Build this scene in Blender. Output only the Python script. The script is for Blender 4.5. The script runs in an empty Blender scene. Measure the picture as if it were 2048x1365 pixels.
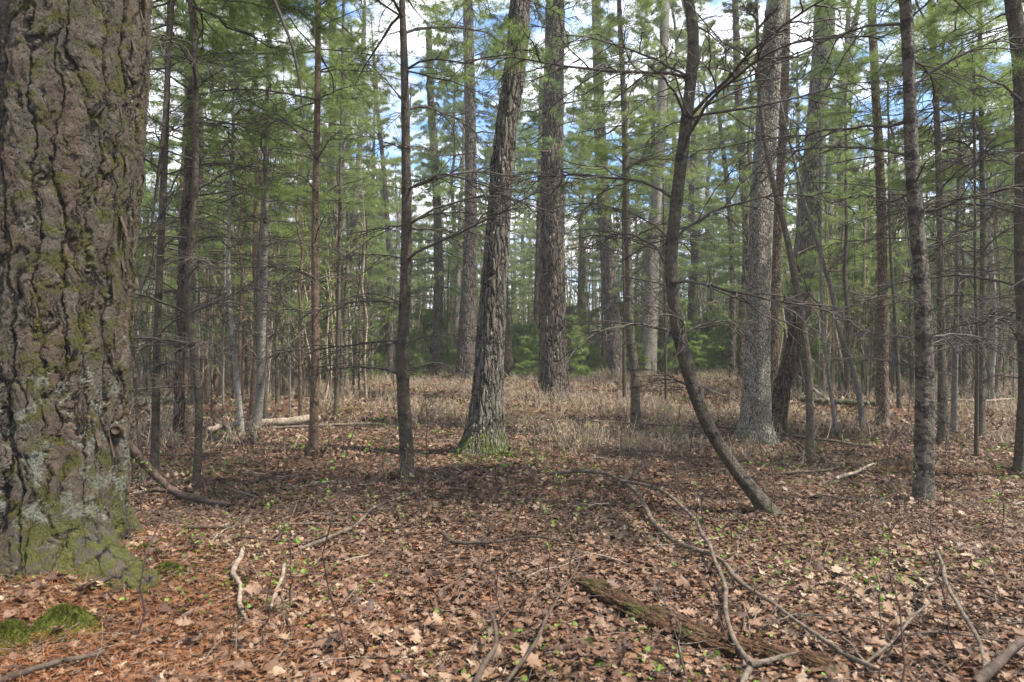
import bpy, math, random
import numpy as np
from mathutils import Vector, Matrix, Euler

R = math.radians
rng = np.random.default_rng(11)
random.seed(5)
scene = bpy.context.scene
col = scene.collection

# ------------------------------------------------------------------ camera, sky, sun, exposure
CAM_Z, FPX, HOR = 1.6, 1365.0, 690.0          # photo pixels (2048 wide)
cd = bpy.data.cameras.new('camera'); cam = bpy.data.objects.new('camera', cd); col.objects.link(cam)
cam.location = (0, 0, CAM_Z); cam.rotation_euler = (R(90), 0, 0)
cd.sensor_width = 36; cd.lens = 24; cd.shift_y = (HOR - 682.5) / 2048
cd.clip_start = 0.05; cd.clip_end = 2000
cd.dof.use_dof = True; cd.dof.focus_distance = 9.5; cd.dof.aperture_fstop = 3.2
scene.camera = cam

SUN_EL, SUN_AZ = 60.0, 104.0     # azimuth from +Y (view direction) towards +X (right)
w = bpy.data.worlds.new('World'); scene.world = w; w.use_nodes = True
nt = w.node_tree; N = nt.nodes; L = nt.links; N.clear()
out = N.new('ShaderNodeOutputWorld'); bg = N.new('ShaderNodeBackground'); sky = N.new('ShaderNodeTexSky')
sky.sky_type = 'NISHITA'; sky.sun_disc = False
sky.sun_elevation = R(SUN_EL); sky.sun_rotation = R(SUN_AZ)
bg.inputs['Strength'].default_value = 0.13
tc = N.new('ShaderNodeTexCoord'); mp = N.new('ShaderNodeMapping')
mp.inputs['Scale'].default_value = (1.0, 1.0, 2.6); mp.inputs['Location'].default_value = (0.35, 0.1, 0.32)
ns = N.new('ShaderNodeTexNoise'); ns.inputs['Scale'].default_value = 4.2; ns.inputs['Detail'].default_value = 9
ns.inputs['Roughness'].default_value = 0.6; ns.inputs['Distortion'].default_value = 0.4
cr = N.new('ShaderNodeValToRGB'); cr.color_ramp.elements[0].position = 0.44; cr.color_ramp.elements[1].position = 0.56
mx = N.new('ShaderNodeMix'); mx.data_type = 'RGBA'
L.new(tc.outputs['Generated'], mp.inputs['Vector']); L.new(mp.outputs[0], ns.inputs['Vector'])
L.new(ns.outputs[0], cr.inputs[0]); L.new(cr.outputs[0], mx.inputs[0])
tint = N.new('ShaderNodeMix'); tint.data_type = 'RGBA'; tint.blend_type = 'MULTIPLY'; tint.inputs[0].default_value = 1
tint.inputs[7].default_value = (0.58, 0.76, 1.0, 1); L.new(sky.outputs[0], tint.inputs[6]); L.new(tint.outputs[2], mx.inputs[6])
n2 = N.new('ShaderNodeTexNoise'); n2.inputs['Scale'].default_value = 9.0; n2.inputs['Detail'].default_value = 6; L.new(mp.outputs[0], n2.inputs['Vector'])
c2 = N.new('ShaderNodeValToRGB'); c2.color_ramp.elements[0].position = 0.35; c2.color_ramp.elements[0].color = (0.40, 0.42, 0.46, 1); c2.color_ramp.elements[1].position = 0.62
L.new(n2.outputs[0], c2.inputs[0])
cl = N.new('ShaderNodeMix'); cl.data_type = 'RGBA'; cl.blend_type = 'MULTIPLY'; cl.inputs[0].default_value = 1
cl.inputs[6].default_value = (7.2, 7.3, 7.5, 1); L.new(c2.outputs[0], cl.inputs[7]); L.new(cl.outputs[2], mx.inputs[7])
L.new(mx.outputs[2], bg.inputs[0]); L.new(bg.outputs[0], out.inputs[0])

sd = bpy.data.lights.new('sun', 'SUN'); sd.energy = 4.4; sd.angle = R(0.55); sd.color = (1.0, 0.95, 0.87)
so = bpy.data.objects.new('sun', sd); col.objects.link(so)
az, el = R(SUN_AZ), R(SUN_EL)
tosun = Vector((math.sin(az) * math.cos(el), math.cos(az) * math.cos(el), math.sin(el)))
so.rotation_euler = tosun.to_track_quat('Z', 'Y').to_euler()
so.location = tosun * 60

scene.view_settings.view_transform = 'Standard'; scene.view_settings.look = 'None'
scene.view_settings.gamma = 1; scene.view_settings.exposure = 1.55
cy = scene.cycles
cy.max_bounces = 6; cy.diffuse_bounces = 4; cy.glossy_bounces = 2; cy.transmission_bounces = 3
cy.caustics_reflective = False; cy.caustics_refractive = False; cy.sample_clamp_indirect = 4
cy.use_denoising = True; cy.denoiser = 'OPENIMAGEDENOISE'; cy.denoising_input_passes = 'RGB_ALBEDO_NORMAL'; cy.denoising_prefilter = 'ACCURATE'
scene.render.use_persistent_data = False

# ------------------------------------------------------------------ ground height and photo geometry
def height(x, y):
    x = np.asarray(x, float); y = np.asarray(y, float)
    z = 0.035 * np.sin(0.9 * x + 0.5) * np.cos(0.7 * y) + 0.05 * np.sin(0.31 * x + 0.23 * y) + 0.02 * np.sin(2.3 * x - 1.1 * y)
    z = z + 0.17 * np.exp(-(((x + 2.95) / 0.95) ** 2 + ((y - 4.5) / 0.95) ** 2))
    z = z + 0.10 * np.exp(-(((x + 0.45) / 0.8) ** 2 + ((y - 10.4) / 0.8) ** 2))
    z = z + 0.25 / (1 + np.exp(-(x * 0.35 + y * 0.12 - 6.5)))
    return z * np.clip((y + 6) / 8, 0, 1) if np.ndim(z) else z

def hz(x, y): return float(height(np.array([x]), np.array([y]))[0])

def on_ground(px, py, lift=0.0):
    """where the sight line through this photo pixel meets the ground (plus lift)"""
    lo = 0.8
    a, b = (px - 1024) / FPX, (py - HOR) / FPX
    d = lo
    while d < 90:
        if CAM_Z - b * d <= hz(a * d, d) + lift: break
        d += 0.05 if d < 15 else 0.2
    return Vector((a * d, d, hz(a * d, d) + lift))

def at(px, py, d): return Vector(((px - 1024) / FPX * d, d, CAM_Z - (py - HOR) / FPX * d))

# ------------------------------------------------------------------ object helpers
def tag(o, label=None, cat=None, group=None, kind=None):
    if label: o['label'] = label
    if cat: o['category'] = cat
    if group: o['group'] = group
    if kind: o['kind'] = kind
    return o

def empty(name, loc, rz=0.0, s=1.0):
    o = bpy.data.objects.new(name, None); col.objects.link(o)
    o.location = loc; o.rotation_euler = (0, 0, rz); o.scale = (s, s, s); o.empty_display_size = 0.2
    return o

def place(name, me, parent=None, loc=(0, 0, 0), rot=(0, 0, 0), s=1.0):
    o = bpy.data.objects.new(name, me); col.objects.link(o); o.parent = parent
    o.location = loc; o.rotation_euler = rot
    o.scale = (s, s, s) if np.isscalar(s) else s
    return o

class Geo:
    """collects vertices and faces (numpy), then becomes one mesh"""
    def __init__(s): s.v = []; s.f3 = []; s.f4 = []; s.m3 = []; s.m4 = []; s.t = []; s.n = 0
    def add(s, V, F, mat=0, tint=0.5):
        V = np.asarray(V, float).reshape(-1, 3); F = np.asarray(F, int)
        s.v.append(V); s.t.append(np.broadcast_to(np.asarray(tint, float), (len(V),)))
        F = F + s.n
        if F.shape[1] == 3: s.f3.append(F); s.m3.append(np.full(len(F), mat))
        else: s.f4.append(F); s.m4.append(np.full(len(F), mat))
        s.n += len(V)
    def tubes(s, P, Rr, sides=3, mat=0, tint=0.5):
        P = np.asarray(P, float); n, k, _ = P.shape
        if n == 0: return
        T = np.gradient(P, axis=1); T /= np.linalg.norm(T, axis=2, keepdims=True) + 1e-9
        ref = np.zeros_like(T); m = np.abs(T[:, :, 2]) > 0.9
        flag = m.mean(axis=1) > 0.4
        ref[flag] = (1, 0, 0); ref[~flag] = (0, 0, 1)
        A = np.cross(T, ref); A /= np.linalg.norm(A, axis=2, keepdims=True) + 1e-9
        B = np.cross(T, A)
        th = np.arange(sides) * 2 * np.pi / sides
        V = P[:, :, None, :] + Rr[:, :, None, None] * (A[:, :, None, :] * np.cos(th)[None, None, :, None] + B[:, :, None, :] * np.sin(th)[None, None, :, None])
        i = np.arange(n)[:, None, None] * k * sides; j = np.arange(k - 1)[None, :, None] * sides; q = np.arange(sides)[None, None, :]
        q2 = (q + 1) % sides
        F = np.stack([i + j + q, i + j + q2, i + j + sides + q2, i + j + sides + q], -1).reshape(-1, 4)
        tt = np.repeat(np.broadcast_to(np.asarray(tint, float), (n,)), k * sides)
        s.add(V.reshape(-1, 3), F, mat, tt)
    def build(s, name, mats, smooth=True):
        me = bpy.data.meshes.new(name)
        V = np.concatenate(s.v); me.vertices.add(len(V)); me.vertices.foreach_set('co', V.ravel().astype(np.float32))
        f3 = np.concatenate(s.f3) if s.f3 else np.zeros((0, 3), int); f4 = np.concatenate(s.f4) if s.f4 else np.zeros((0, 4), int)
        lp = np.concatenate([f3.ravel(), f4.ravel()]).astype(np.int32)
        st = np.concatenate([np.arange(len(f3)) * 3, len(f3) * 3 + np.arange(len(f4)) * 4]).astype(np.int32)
        me.loops.add(len(lp)); me.loops.foreach_set('vertex_index', lp)
        me.polygons.add(len(st)); me.polygons.foreach_set('loop_start', st)
        mi = np.concatenate((s.m3 or [np.zeros(0)]) + (s.m4 or [np.zeros(0)])).astype(np.int32)
        for m in mats: me.materials.append(m)
        me.polygons.foreach_set('material_index', mi)
        me.polygons.foreach_set('use_smooth', np.full(len(st), smooth))
        a = me.attributes.new('tint', 'FLOAT', 'POINT'); a.data.foreach_set('value', np.concatenate(s.t).astype(np.float32))
        me.update(calc_edges=True)
        return me

def unit(a): return a / (np.linalg.norm(a, axis=-1, keepdims=True) + 1e-9)

def polys(p0, d, Ln, bend, K, jit=0.03):
    """N polylines: start, direction, length, bend vector (added as t^2), random wander"""
    n = len(p0); t = np.linspace(0, 1, K)[None, :, None]
    Ln = np.asarray(Ln)[:, None, None]
    w_ = np.cumsum(rng.normal(0, 1, (n, K, 3)), axis=1); w_ -= w_[:, :1]
    return p0[:, None, :] + d[:, None, :] * Ln * t + bend[:, None, :] * Ln * t * t + w_ * jit * Ln / math.sqrt(K)

def children(P, m, t0, t1, ang, lr, K, bendz=0.0, jit=0.03, flat=0.0, taper=True, minlen=0.05):
    """m children on every polyline between t0 and t1"""
    n, k, _ = P.shape
    t = (t0 + (t1 - t0) * (np.arange(m)[None, :] + rng.uniform(0, 1, (n, m))) / m)
    x = t * (k - 1); i = np.clip(x.astype(int), 0, k - 2); fr = (x - i)[..., None]
    rows = np.arange(n)[:, None]
    a, b = P[rows, i], P[rows, i + 1]
    p0 = a + (b - a) * fr; T = unit(b - a)
    Lp = np.linalg.norm(np.diff(P, axis=1), axis=2).sum(1)[:, None]
    rv = rng.normal(0, 1, T.shape)
    side = unit(np.cross(T, rv))
    if flat > 0:
        hs = unit(np.cross(T, np.array([0, 0, 1.0]))) * np.where(np.arange(m) % 2 == 0, 1, -1)[None, :, None]
        side = unit(hs * flat + side * (1 - flat))
    an = ang * rng.uniform(0.8, 1.2, t.shape)[..., None]
    d = unit(T * np.cos(an) + side * np.sin(an))
    ln = Lp * lr * ((1.08 - t) if taper else 1.0) * rng.uniform(0.55, 1.2, t.shape)
    ln = np.maximum(ln, minlen)
    bend = np.zeros_like(d); bend[..., 2] = bendz
    return polys(p0.reshape(-1, 3), d.reshape(-1, 3), ln.ravel(), bend.reshape(-1, 3), K, jit), t.ravel(), ln.ravel()

def radii(n, K, r0, r1):
    t = np.linspace(0, 1, K)[None, :]
    r0 = np.broadcast_to(np.asarray(r0, float), (n,))[:, None]; r1 = np.broadcast_to(np.asarray(r1, float), (n,))[:, None]
    return r0 + (r1 - r0) * t

def needles(g, P, q, ln=0.085, wd=0.003, t0=0.3, mat=1, spread=0.95):
    """q needles on every polyline, pointing forward in sprays"""
    n, k, _ = P.shape
    if n == 0: return
    t = rng.beta(2.2, 1.0, (n, q)) * (1 - t0) + t0
    x = t * (k - 1); i = np.clip(x.astype(int), 0, k - 2); fr = (x - i)[..., None]
    rows = np.arange(n)[:, None]
    a, b = P[rows, i], P[rows, i + 1]
    p = a + (b - a) * fr; T = unit(b - a)
    d = unit(T * 0.75 + unit(rng.normal(0, 1, T.shape)) * spread)
    l_ = ln * rng.uniform(0.7, 1.15, t.shape)[..., None]
    s_ = unit(np.cross(d, rng.normal(0, 1, d.shape))) * wd * 0.5
    tip = p + d * l_; tip[..., 2] -= 0.12 * l_[..., 0]
    V = np.stack([p - s_, p + s_, tip], axis=-2).reshape(-1, 3)
    F = np.arange(len(V)).reshape(-1, 3)
    tint = np.repeat(np.repeat(rng.uniform(0, 1, (n, 1)), q, 1).ravel() * 0.7 + rng.uniform(0, 0.3, n * q), 3)
    g.add(V, F, mat, tint)

# ------------------------------------------------------------------ materials
class M_:
    def __init__(s, name, rough=0.85, spec=0.25):
        s.m = bpy.data.materials.new(name); s.m.use_nodes = True; s.nt = s.m.node_tree; s.N = s.nt.nodes
        s.b = s.N['Principled BSDF']; s.b.inputs['Roughness'].default_value = rough; s.b.inputs['Specular IOR Level'].default_value = spec
        s.tc = s.N.new('ShaderNodeTexCoord')
    def node(s, t, **kw):
        n = s.N.new(t)
        for k, v in kw.items(): setattr(n, k, v)
        return n
    def lk(s, a, b): s.nt.links.new(a, b)
    def set(s, inp, v):
        if hasattr(v, 'type') and hasattr(v, 'node'): s.lk(v, inp)
        else: inp.default_value = v
    def map(s, scale, loc=(0, 0, 0), src=None):
        n = s.node('ShaderNodeMapping'); n.inputs['Scale'].default_value = scale; n.inputs['Location'].default_value = loc
        s.lk(src or s.tc.outputs['Object'], n.inputs[0]); return n.outputs[0]
    def noise(s, vec, scale, detail=4, rough=0.55, dist=0.0, out=0):
        n = s.node('ShaderNodeTexNoise'); n.inputs['Scale'].default_value = scale; n.inputs['Detail'].default_value = detail
        n.inputs['Roughness'].default_value = rough; n.inputs['Distortion'].default_value = dist
        s.lk(vec, n.inputs['Vector']); return n.outputs[out]
    def vor(s, vec, scale, feat='DISTANCE_TO_EDGE', out=0, rnd=1.0):
        n = s.node('ShaderNodeTexVoronoi', feature=feat); n.inputs['Scale'].default_value = scale; n.inputs['Randomness'].default_value = rnd
        s.lk(vec, n.inputs['Vector']); return n.outputs[out]
    def math(s, op, a, b=0.0, c=0.0, clamp=False):
        n = s.node('ShaderNodeMath', operation=op, use_clamp=clamp)
        s.set(n.inputs[0], a); s.set(n.inputs[1], b); s.set(n.inputs[2], c); return n.outputs[0]
    def vmath(s, op, a, b):
        n = s.node('ShaderNodeVectorMath', operation=op); s.set(n.inputs[0], a); s.set(n.inputs[1], b); return n.outputs[0]
    def step(s, v, lo, hi):
        n = s.node('ShaderNodeMapRange', interpolation_type='SMOOTHSTEP'); s.set(n.inputs[0], v)
        n.inputs[1].default_value = lo; n.inputs[2].default_value = hi; return n.outputs[0]
    def mix(s, f, a, b, blend='MIX'):
        n = s.node('ShaderNodeMix', data_type='RGBA', blend_type=blend)
        s.set(n.inputs[0], f)
        for i, v in ((6, a), (7, b)):
            if isinstance(v, tuple): n.inputs[i].default_value = (*v, 1)
            else: s.lk(v, n.inputs[i])
        return n.outputs[2]
    def attr(s, name):
        n = s.node('ShaderNodeAttribute', attribute_name=name); return n.outputs['Fac']
    def orand(s): return s.node('ShaderNodeObjectInfo').outputs['Random']
    def sepz(s):
        n = s.node('ShaderNodeSeparateXYZ'); s.lk(s.tc.outputs['Object'], n.inputs[0]); return n.outputs
    def color(s, c): s.set(s.b.inputs['Base Color'], c) if not isinstance(c, tuple) else setattr(s.b.inputs['Base Color'], 'default_value', (*c, 1)); return s
    def warp(s, vec, scale, amt):
        n = s.noise(vec, scale, 3, out=1)
        a = s.vmath('SUBTRACT', n, (0.5, 0.5, 0.5)); a = s.vmath('MULTIPLY', a, (amt, amt, amt))
        return s.vmath('ADD', vec, a)
    def disp(s, h, scale, mid=0.0):
        n = s.node('ShaderNodeDisplacement'); n.inputs['Scale'].default_value = scale; n.inputs['Midlevel'].default_value = mid
        s.lk(h, n.inputs['Height']); s.lk(n.outputs[0], s.N['Material Output'].inputs['Displacement'])
        s.m.displacement_method = 'BOTH'
    def bump(s, h, dist, strength=1.0):
        n = s.node('ShaderNodeBump'); n.inputs['Distance'].default_value = dist; n.inputs['Strength'].default_value = strength
        s.lk(h, n.inputs['Height']); s.lk(n.outputs[0], s.b.inputs['Normal'])

def mat_plate_bark():
    """old maple: long overlapping plates whose lower edges lift, moss, lichen, a black scar"""
    s = M_('plated_old_bark', 0.9, 0.2)
    v = s.warp(s.tc.outputs['Object'], 3.0, 0.20)
    v = s.warp(v, 18.0, 0.045)
    v = s.warp(v, 60.0, 0.014)
    vp = s.map((1, 1, 0.2), src=v)
    e1 = s.vor(vp, 11.0)                                   # plate edges
    cell = s.vor(vp, 11.0, 'F1', 'Color')
    cs = s.node('ShaderNodeSeparateColor'); s.lk(cell, cs.inputs[0])
    keep = s.step(s.noise(v, 7.0, 3, 0.5), 0.42, 0.56)      # cracks come and go
    ed = s.math('MAXIMUM', s.step(e1, 0.0, 0.12), s.math('MULTIPLY', keep, 0.85))
    tn = s.math('MULTIPLY', s.noise(s.map((1, 1, 0.42), src=v), 11.0, 9, 0.62, 0.5), 13.0)   # flaking layers
    terr = s.math('ADD', s.math('FLOOR', tn), s.step(s.math('FRACT', tn), 0.0, 0.22))
    terr = s.math('MULTIPLY', terr, 1 / 13.0)
    fiss = s.step(s.vor(s.map((1, 1, 0.11), loc=(3, 1, 2), src=v), 7.0), 0.0, 0.10)   # deep vertical fissures
    h = s.math('ADD', s.math('MULTIPLY', ed, 0.35), s.math('MULTIPLY', terr, 2.3))
    h = s.math('ADD', h, s.math('MULTIPLY', fiss, 0.55))
    fine = s.noise(s.map((1, 1, 0.6), src=v), 42.0, 8, 0.78)
    h = s.math('ADD', h, s.math('MULTIPLY', fine, 0.75))
    ed = s.math('MULTIPLY', ed, s.math('ADD', 0.35, s.math('MULTIPLY', fiss, 0.65)))
    s.disp(h, 0.034, 2.2)
    n1 = s.noise(s.tc.outputs['Object'], 11.0, 6, 0.65)
    n2 = s.noise(s.tc.outputs['Object'], 70.0, 4, 0.7)
    c = s.mix(s.step(n1, 0.3, 0.7), (0.052, 0.042, 0.029), (0.148, 0.122, 0.086))
    c = s.mix(s.step(n2, 0.35, 0.7), c, (0.085, 0.068, 0.055))
    c = s.mix(s.math('MULTIPLY', s.step(cs.outputs[1], 0.62, 0.85), 0.35), c, (0.105, 0.058, 0.038))
    lay = s.math('FRACT', s.math('MULTIPLY', s.math('FLOOR', tn), 0.377))           # each flaking layer has its own tone
    c = s.mix(s.math('MULTIPLY', lay, 0.55), c, (0.045, 0.036, 0.029))
    c = s.mix(s.step(s.math('FRACT', tn), 0.16, 0.0), c, (0.020, 0.015, 0.012))
    c = s.mix(s.step(ed, 0.5, 0.0), c, (0.012, 0.009, 0.007))
    c = s.mix(s.step(fiss, 0.6, 0.0), c, (0.012, 0.009, 0.007))
    z = s.sepz()
    # lichen: pale grey green crusts, most on the lower half
    li = s.noise(s.tc.outputs['Object'], 6.5, 8, 0.68, 0.6)
    lz = s.math('MULTIPLY', s.step(z[2], 1.7, 0.8), s.step(z[2], 0.08, 0.35))
    lm = s.step(s.math('ADD', li, s.math('MULTIPLY', lz, 0.10)), 0.615, 0.665)
    c = s.mix(s.math('MULTIPLY', lm, s.math('MULTIPLY', s.step(n2, 0.38, 0.56), 0.85)), c, (0.160, 0.172, 0.138))
    # moss: olive, right flank higher up and all round the foot
    mo = s.noise(s.tc.outputs['Object'], 8.5, 8, 0.7, 0.3)
    side = s.step(z[0], -0.05, 0.42)
    foot = s.step(z[2], 0.62, 0.1)
    mm = s.step(s.math('ADD', mo, s.math('ADD', s.math('MULTIPLY', side, 0.07), s.math('MULTIPLY', foot, 0.075))), 0.57, 0.66)
    mg = s.math('MULTIPLY', s.step(z[2], 0.42, 0.12), s.step(z[0], 0.05, 0.40))
    mcol = s.mix(mg, s.mix(n2, (0.030, 0.028, 0.008), (0.085, 0.080, 0.018)), s.mix(n2, (0.032, 0.034, 0.009), (0.110, 0.112, 0.022)))
    c = s.mix(s.math('MULTIPLY', s.math('MAXIMUM', mm, s.math('MULTIPLY', mg, s.step(mo, 0.51, 0.57))), 0.88), c, mcol)
    # black weathered scar on the left
    sc_ = s.math('ADD', s.noise(s.tc.outputs['Object'], 4.0, 6, 0.6), s.math('MULTIPLY', z[0], 0.8))
    zz = s.math('MULTIPLY', s.step(z[2], 0.15, 0.6), s.step(z[2], 2.6, 2.2))
    dm = s.math('MULTIPLY', s.step(sc_, 0.46, 0.37), zz)
    c = s.mix(s.math('MULTIPLY', dm, 0.85), c, (0.014, 0.013, 0.014))
    return s.color(c).m

def mat_ridge_bark(name, dark, light, scale, zs, amp, moss=0.0, fine=0.25, lich=0.0, rough_mix=0.5):
    s = M_(name, 0.88, 0.2)
    v = s.warp(s.tc.outputs['Object'], 5.0, 0.07)
    v = s.warp(v, 30.0, 0.012)
    e = s.vor(s.map((1, 1, zs), src=v), scale)
    r = s.step(e, 0.0, 0.24)
    cell = s.vor(s.map((1, 1, zs), src=v), scale, 'F1', 'Color')
    cs = s.node('ShaderNodeSeparateColor'); s.lk(cell, cs.inputs[0])
    crk = s.step(s.vor(s.map((1, 1, 0.6), src=v), scale * 1.9), 0.0, 0.10)
    h = s.math('MULTIPLY', r, s.math('ADD', 0.75, s.math('MULTIPLY', cs.outputs[0], 0.35)))
    h = s.math('ADD', h, s.math('MULTIPLY', crk, 0.15))
    f = s.noise(v, 60.0, 5, 0.7)
    h = s.math('ADD', h, s.math('MULTIPLY', f, fine))
    s.disp(h, amp, 0.6)
    n1 = s.noise(s.tc.outputs['Object'], 4.0, 6, 0.65); n2 = s.noise(s.tc.outputs['Object'], 90.0, 3, 0.7)
    c = s.mix(s.step(s.math('ADD', s.math('MULTIPLY', n1, 0.5), s.math('MULTIPLY', n2, 0.5)), 0.36, 0.64), dark, light)
    c = s.mix(s.step(r, 0.55, 0.0), c, tuple(x * 0.22 for x in dark))
    if lich > 0:
        lm = s.step(s.noise(s.tc.outputs['Object'], 9.0, 8, 0.7, 0.5), 0.60 - lich * 0.08, 0.66)
        c = s.mix(s.math('MULTIPLY', lm, 0.75), c, (0.27, 0.285, 0.225))
    z = s.sepz()
    mo = s.noise(s.tc.outputs['Object'], 7.0, 8, 0.7)
    mm = s.step(s.math('ADD', mo, s.math('MULTIPLY', s.step(z[2], 0.7, 0.0), moss)), 0.62, 0.72)
    c = s.mix(s.math('MULTIPLY', mm, 0.85), c, (0.06, 0.075, 0.015))
    return s.color(c).m

def mat_young_bark(name, a, b, blot, lich, red=0.0):
    """smooth young pine bark with black whorl scars (tint attribute = closeness to a whorl)"""
    s = M_(name, 0.8, 0.25)
    n1 = s.noise(s.map((1, 1, 1.4)), 14.0, 6, 0.65); n2 = s.noise(s.map((1, 1, 3.0)), 50.0, 5, 0.7)
    c = s.mix(s.step(n1, 0.32, 0.68), a, b)
    c = s.mix(s.math('MULTIPLY', s.step(n2, 0.4, 0.7), 0.5), c, tuple(x * 0.45 for x in a))
    lm = s.step(s.noise(s.map((1, 1, 1.6)), 19.0, 7, 0.7, 0.4), 0.60 - lich, 0.66 - lich)
    c = s.mix(s.math('MULTIPLY', lm, 0.7), c, (0.24, 0.255, 0.215))
    bd = s.attr('tint')
    bn = s.noise(s.map((1, 1, 1.5)), 17.0, 5, 0.6)
    bm = s.step(s.math('ADD', s.math('MULTIPLY', bd, 0.17), s.math('MULTIPLY', bn, 1.25)), 0.80 - blot, 0.86 - blot)
    c = s.mix(bm, c, (0.017, 0.015, 0.013))
    z = s.sepz()
    mm = s.step(s.math('ADD', s.noise(s.tc.outputs['Object'], 16.0, 6, 0.7), s.math('MULTIPLY', s.step(z[2], 0.5, 0.0), 0.16)), 0.63, 0.72)
    c = s.mix(s.math('MULTIPLY', mm, 0.7), c, (0.05, 0.058, 0.016))
    vz = s.step(s.vor(s.warp(s.map((1, 1, 0.45)), 9.0, 0.05), 26.0), 0.0, 0.14)
    h = s.math('ADD', s.math('MULTIPLY', n2, 0.6), s.math('ADD', s.math('MULTIPLY', vz, 0.5), s.math('MULTIPLY', bm, 0.4)))
    s.bump(h, 0.012, 0.9)
    rd = s.orand()
    c = s.mix(s.math('MULTIPLY', rd, 0.35), c, (0.07, 0.045, 0.03))
    return s.color(c).m

def mat_twig(name, a, b, bump=True):
    s = M_(name, 0.8, 0.2)
    n = s.noise(s.tc.outputs['Object'], 18.0, 4, 0.7)
    c = s.mix(s.step(n, 0.35, 0.65), a, b)
    t = s.attr('tint'); c = s.mix(s.math('MULTIPLY', t, 0.5), c, tuple(x * 0.6 for x in a))
    if bump: s.bump(s.noise(s.tc.outputs['Object'], 70.0, 4, 0.7), 0.010, 1.0)
    return s.color(c).m

def leafy(name, ramp, trans=0.4, rough=0.6, spec=0.25, osc=None):
    """thin leaf: colour picked by the tint attribute, with light passing through"""
    s = M_(name, rough, spec)
    t = s.attr('tint')
    r = s.node('ShaderNodeValToRGB'); r.color_ramp.interpolation = 'LINEAR'
    while len(r.color_ramp.elements) < len(ramp): r.color_ramp.elements.new(0.5)
    for i, c in enumerate(ramp):
        r.color_ramp.elements[i].position = i / (len(ramp) - 1); r.color_ramp.elements[i].color = (*c, 1)
    s.lk(t, r.inputs[0]); c = r.outputs[0]
    if osc: c = s.mix(s.math('MULTIPLY', s.orand(), osc[1]), c, osc[0])
    n = s.noise(s.tc.outputs['Object'], 60.0, 3, 0.6)
    c = s.mix(s.math('MULTIPLY', s.step(n, 0.5, 0.75), 0.35), c, s.mix(1.0, c, (0.55, 0.45, 0.4), 'MULTIPLY')) if trans < 0.25 else c
    s.lk(c, s.b.inputs['Base Color'])
    tr = s.node('ShaderNodeBsdfTranslucent'); s.lk(c, tr.inputs[0])
    ms = s.node('ShaderNodeMixShader'); ms.inputs[0].default_value = trans
    s.lk(s.b.outputs[0], ms.inputs[1]); s.lk(tr.outputs[0], ms.inputs[2]); s.lk(ms.outputs[0], s.N['Material Output'].inputs[0])
    return s.m

def mat_ground():
    s = M_('woodland_soil', 0.95, 0.1)
    v = s.warp(s.tc.outputs['Object'], 4.0, 0.05)
    cc = s.vor(v, 13.0, 'F1', 'Color'); sp = s.node('ShaderNodeSeparateColor'); s.lk(cc, sp.inputs[0])
    e = s.step(s.vor(v, 13.0), 0.0, 0.2)
    c = s.mix(sp.outputs[0], (0.06, 0.028, 0.016), (0.22, 0.115, 0.065))
    c = s.mix(s.step(e, 0.7, 0.0), c, (0.018, 0.011, 0.008))
    n = s.noise(s.tc.outputs['Object'], 0.5, 5, 0.6)
    c = s.mix(s.math('MULTIPLY', s.step(n, 0.45, 0.7), 0.5), c, (0.05, 0.045, 0.018))
    s.bump(s.math('ADD', e, s.noise(s.tc.outputs['Object'], 40.0, 4, 0.7)), 0.02, 1.0)
    return s.color(c).m

def mat_moss():
    s = M_('cushion_moss', 0.95, 0.1)
    n = s.noise(s.tc.outputs['Object'], 30.0, 5, 0.7); n2 = s.noise(s.tc.outputs['Object'], 7.0, 3)
    c = s.mix(s.step(n, 0.35, 0.7), (0.040, 0.050, 0.008), (0.155, 0.175, 0.026))
    c = s.mix(s.math('MULTIPLY', s.step(n2, 0.45, 0.7), 0.5), c, (0.09, 0.07, 0.02))
    s.bump(s.noise(s.tc.outputs['Object'], 120.0, 4, 0.8), 0.02, 1.0)
    return s.color(c).m

def mat_rotten():
    s = M_('rotten_wood', 0.95, 0.05)
    rt = s.node('ShaderNodeMapping'); rt.inputs['Rotation'].default_value = (0, 0, R(51)); s.lk(s.tc.outputs['Object'], rt.inputs[0])
    v = s.map((0.10, 1, 1), src=rt.outputs[0])
    n = s.noise(v, 70.0, 5, 0.65, 0.3); n2 = s.noise(s.tc.outputs['Object'], 5.0, 5, 0.6)
    c = s.mix(s.step(n, 0.35, 0.65), (0.012, 0.008, 0.006), (0.150, 0.085, 0.050))
    c = s.mix(s.math('MULTIPLY', s.step(n2, 0.52, 0.66), 0.7), c, (0.055, 0.06, 0.02))
    s.disp(s.math('ADD', n, s.math('MULTIPLY', n2, 1.3)), 0.060, 1.1)
    return s.color(c).m

BARK_BIG = mat_plate_bark()
BARK_OAK = mat_ridge_bark('ridged_oak_bark', (0.080, 0.068, 0.052), (0.185, 0.163, 0.128), 23.0, 0.11, 0.026, moss=0.20, lich=0.15)
BARK_PALE = mat_ridge_bark('fine_grey_bark', (0.15, 0.128, 0.098), (0.33, 0.295, 0.235), 36.0, 0.33, 0.012, moss=0.12, lich=0.7)
BARK_PINE = mat_ridge_bark('furrowed_pine_bark', (0.060, 0.046, 0.035), (0.160, 0.130, 0.103), 14.0, 0.17, 0.035, moss=0.06, lich=0.1)
BARK_RED = mat_ridge_bark('reddish_rotten_bark', (0.058, 0.038, 0.028), (0.165, 0.115, 0.088), 20.0, 0.15, 0.03, moss=0.1)
BARK_TAN = mat_ridge_bark('tan_scaly_bark', (0.10, 0.068, 0.045), (0.23, 0.165, 0.115), 30.0, 0.35, 0.010, moss=0.05, lich=0.2)
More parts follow.
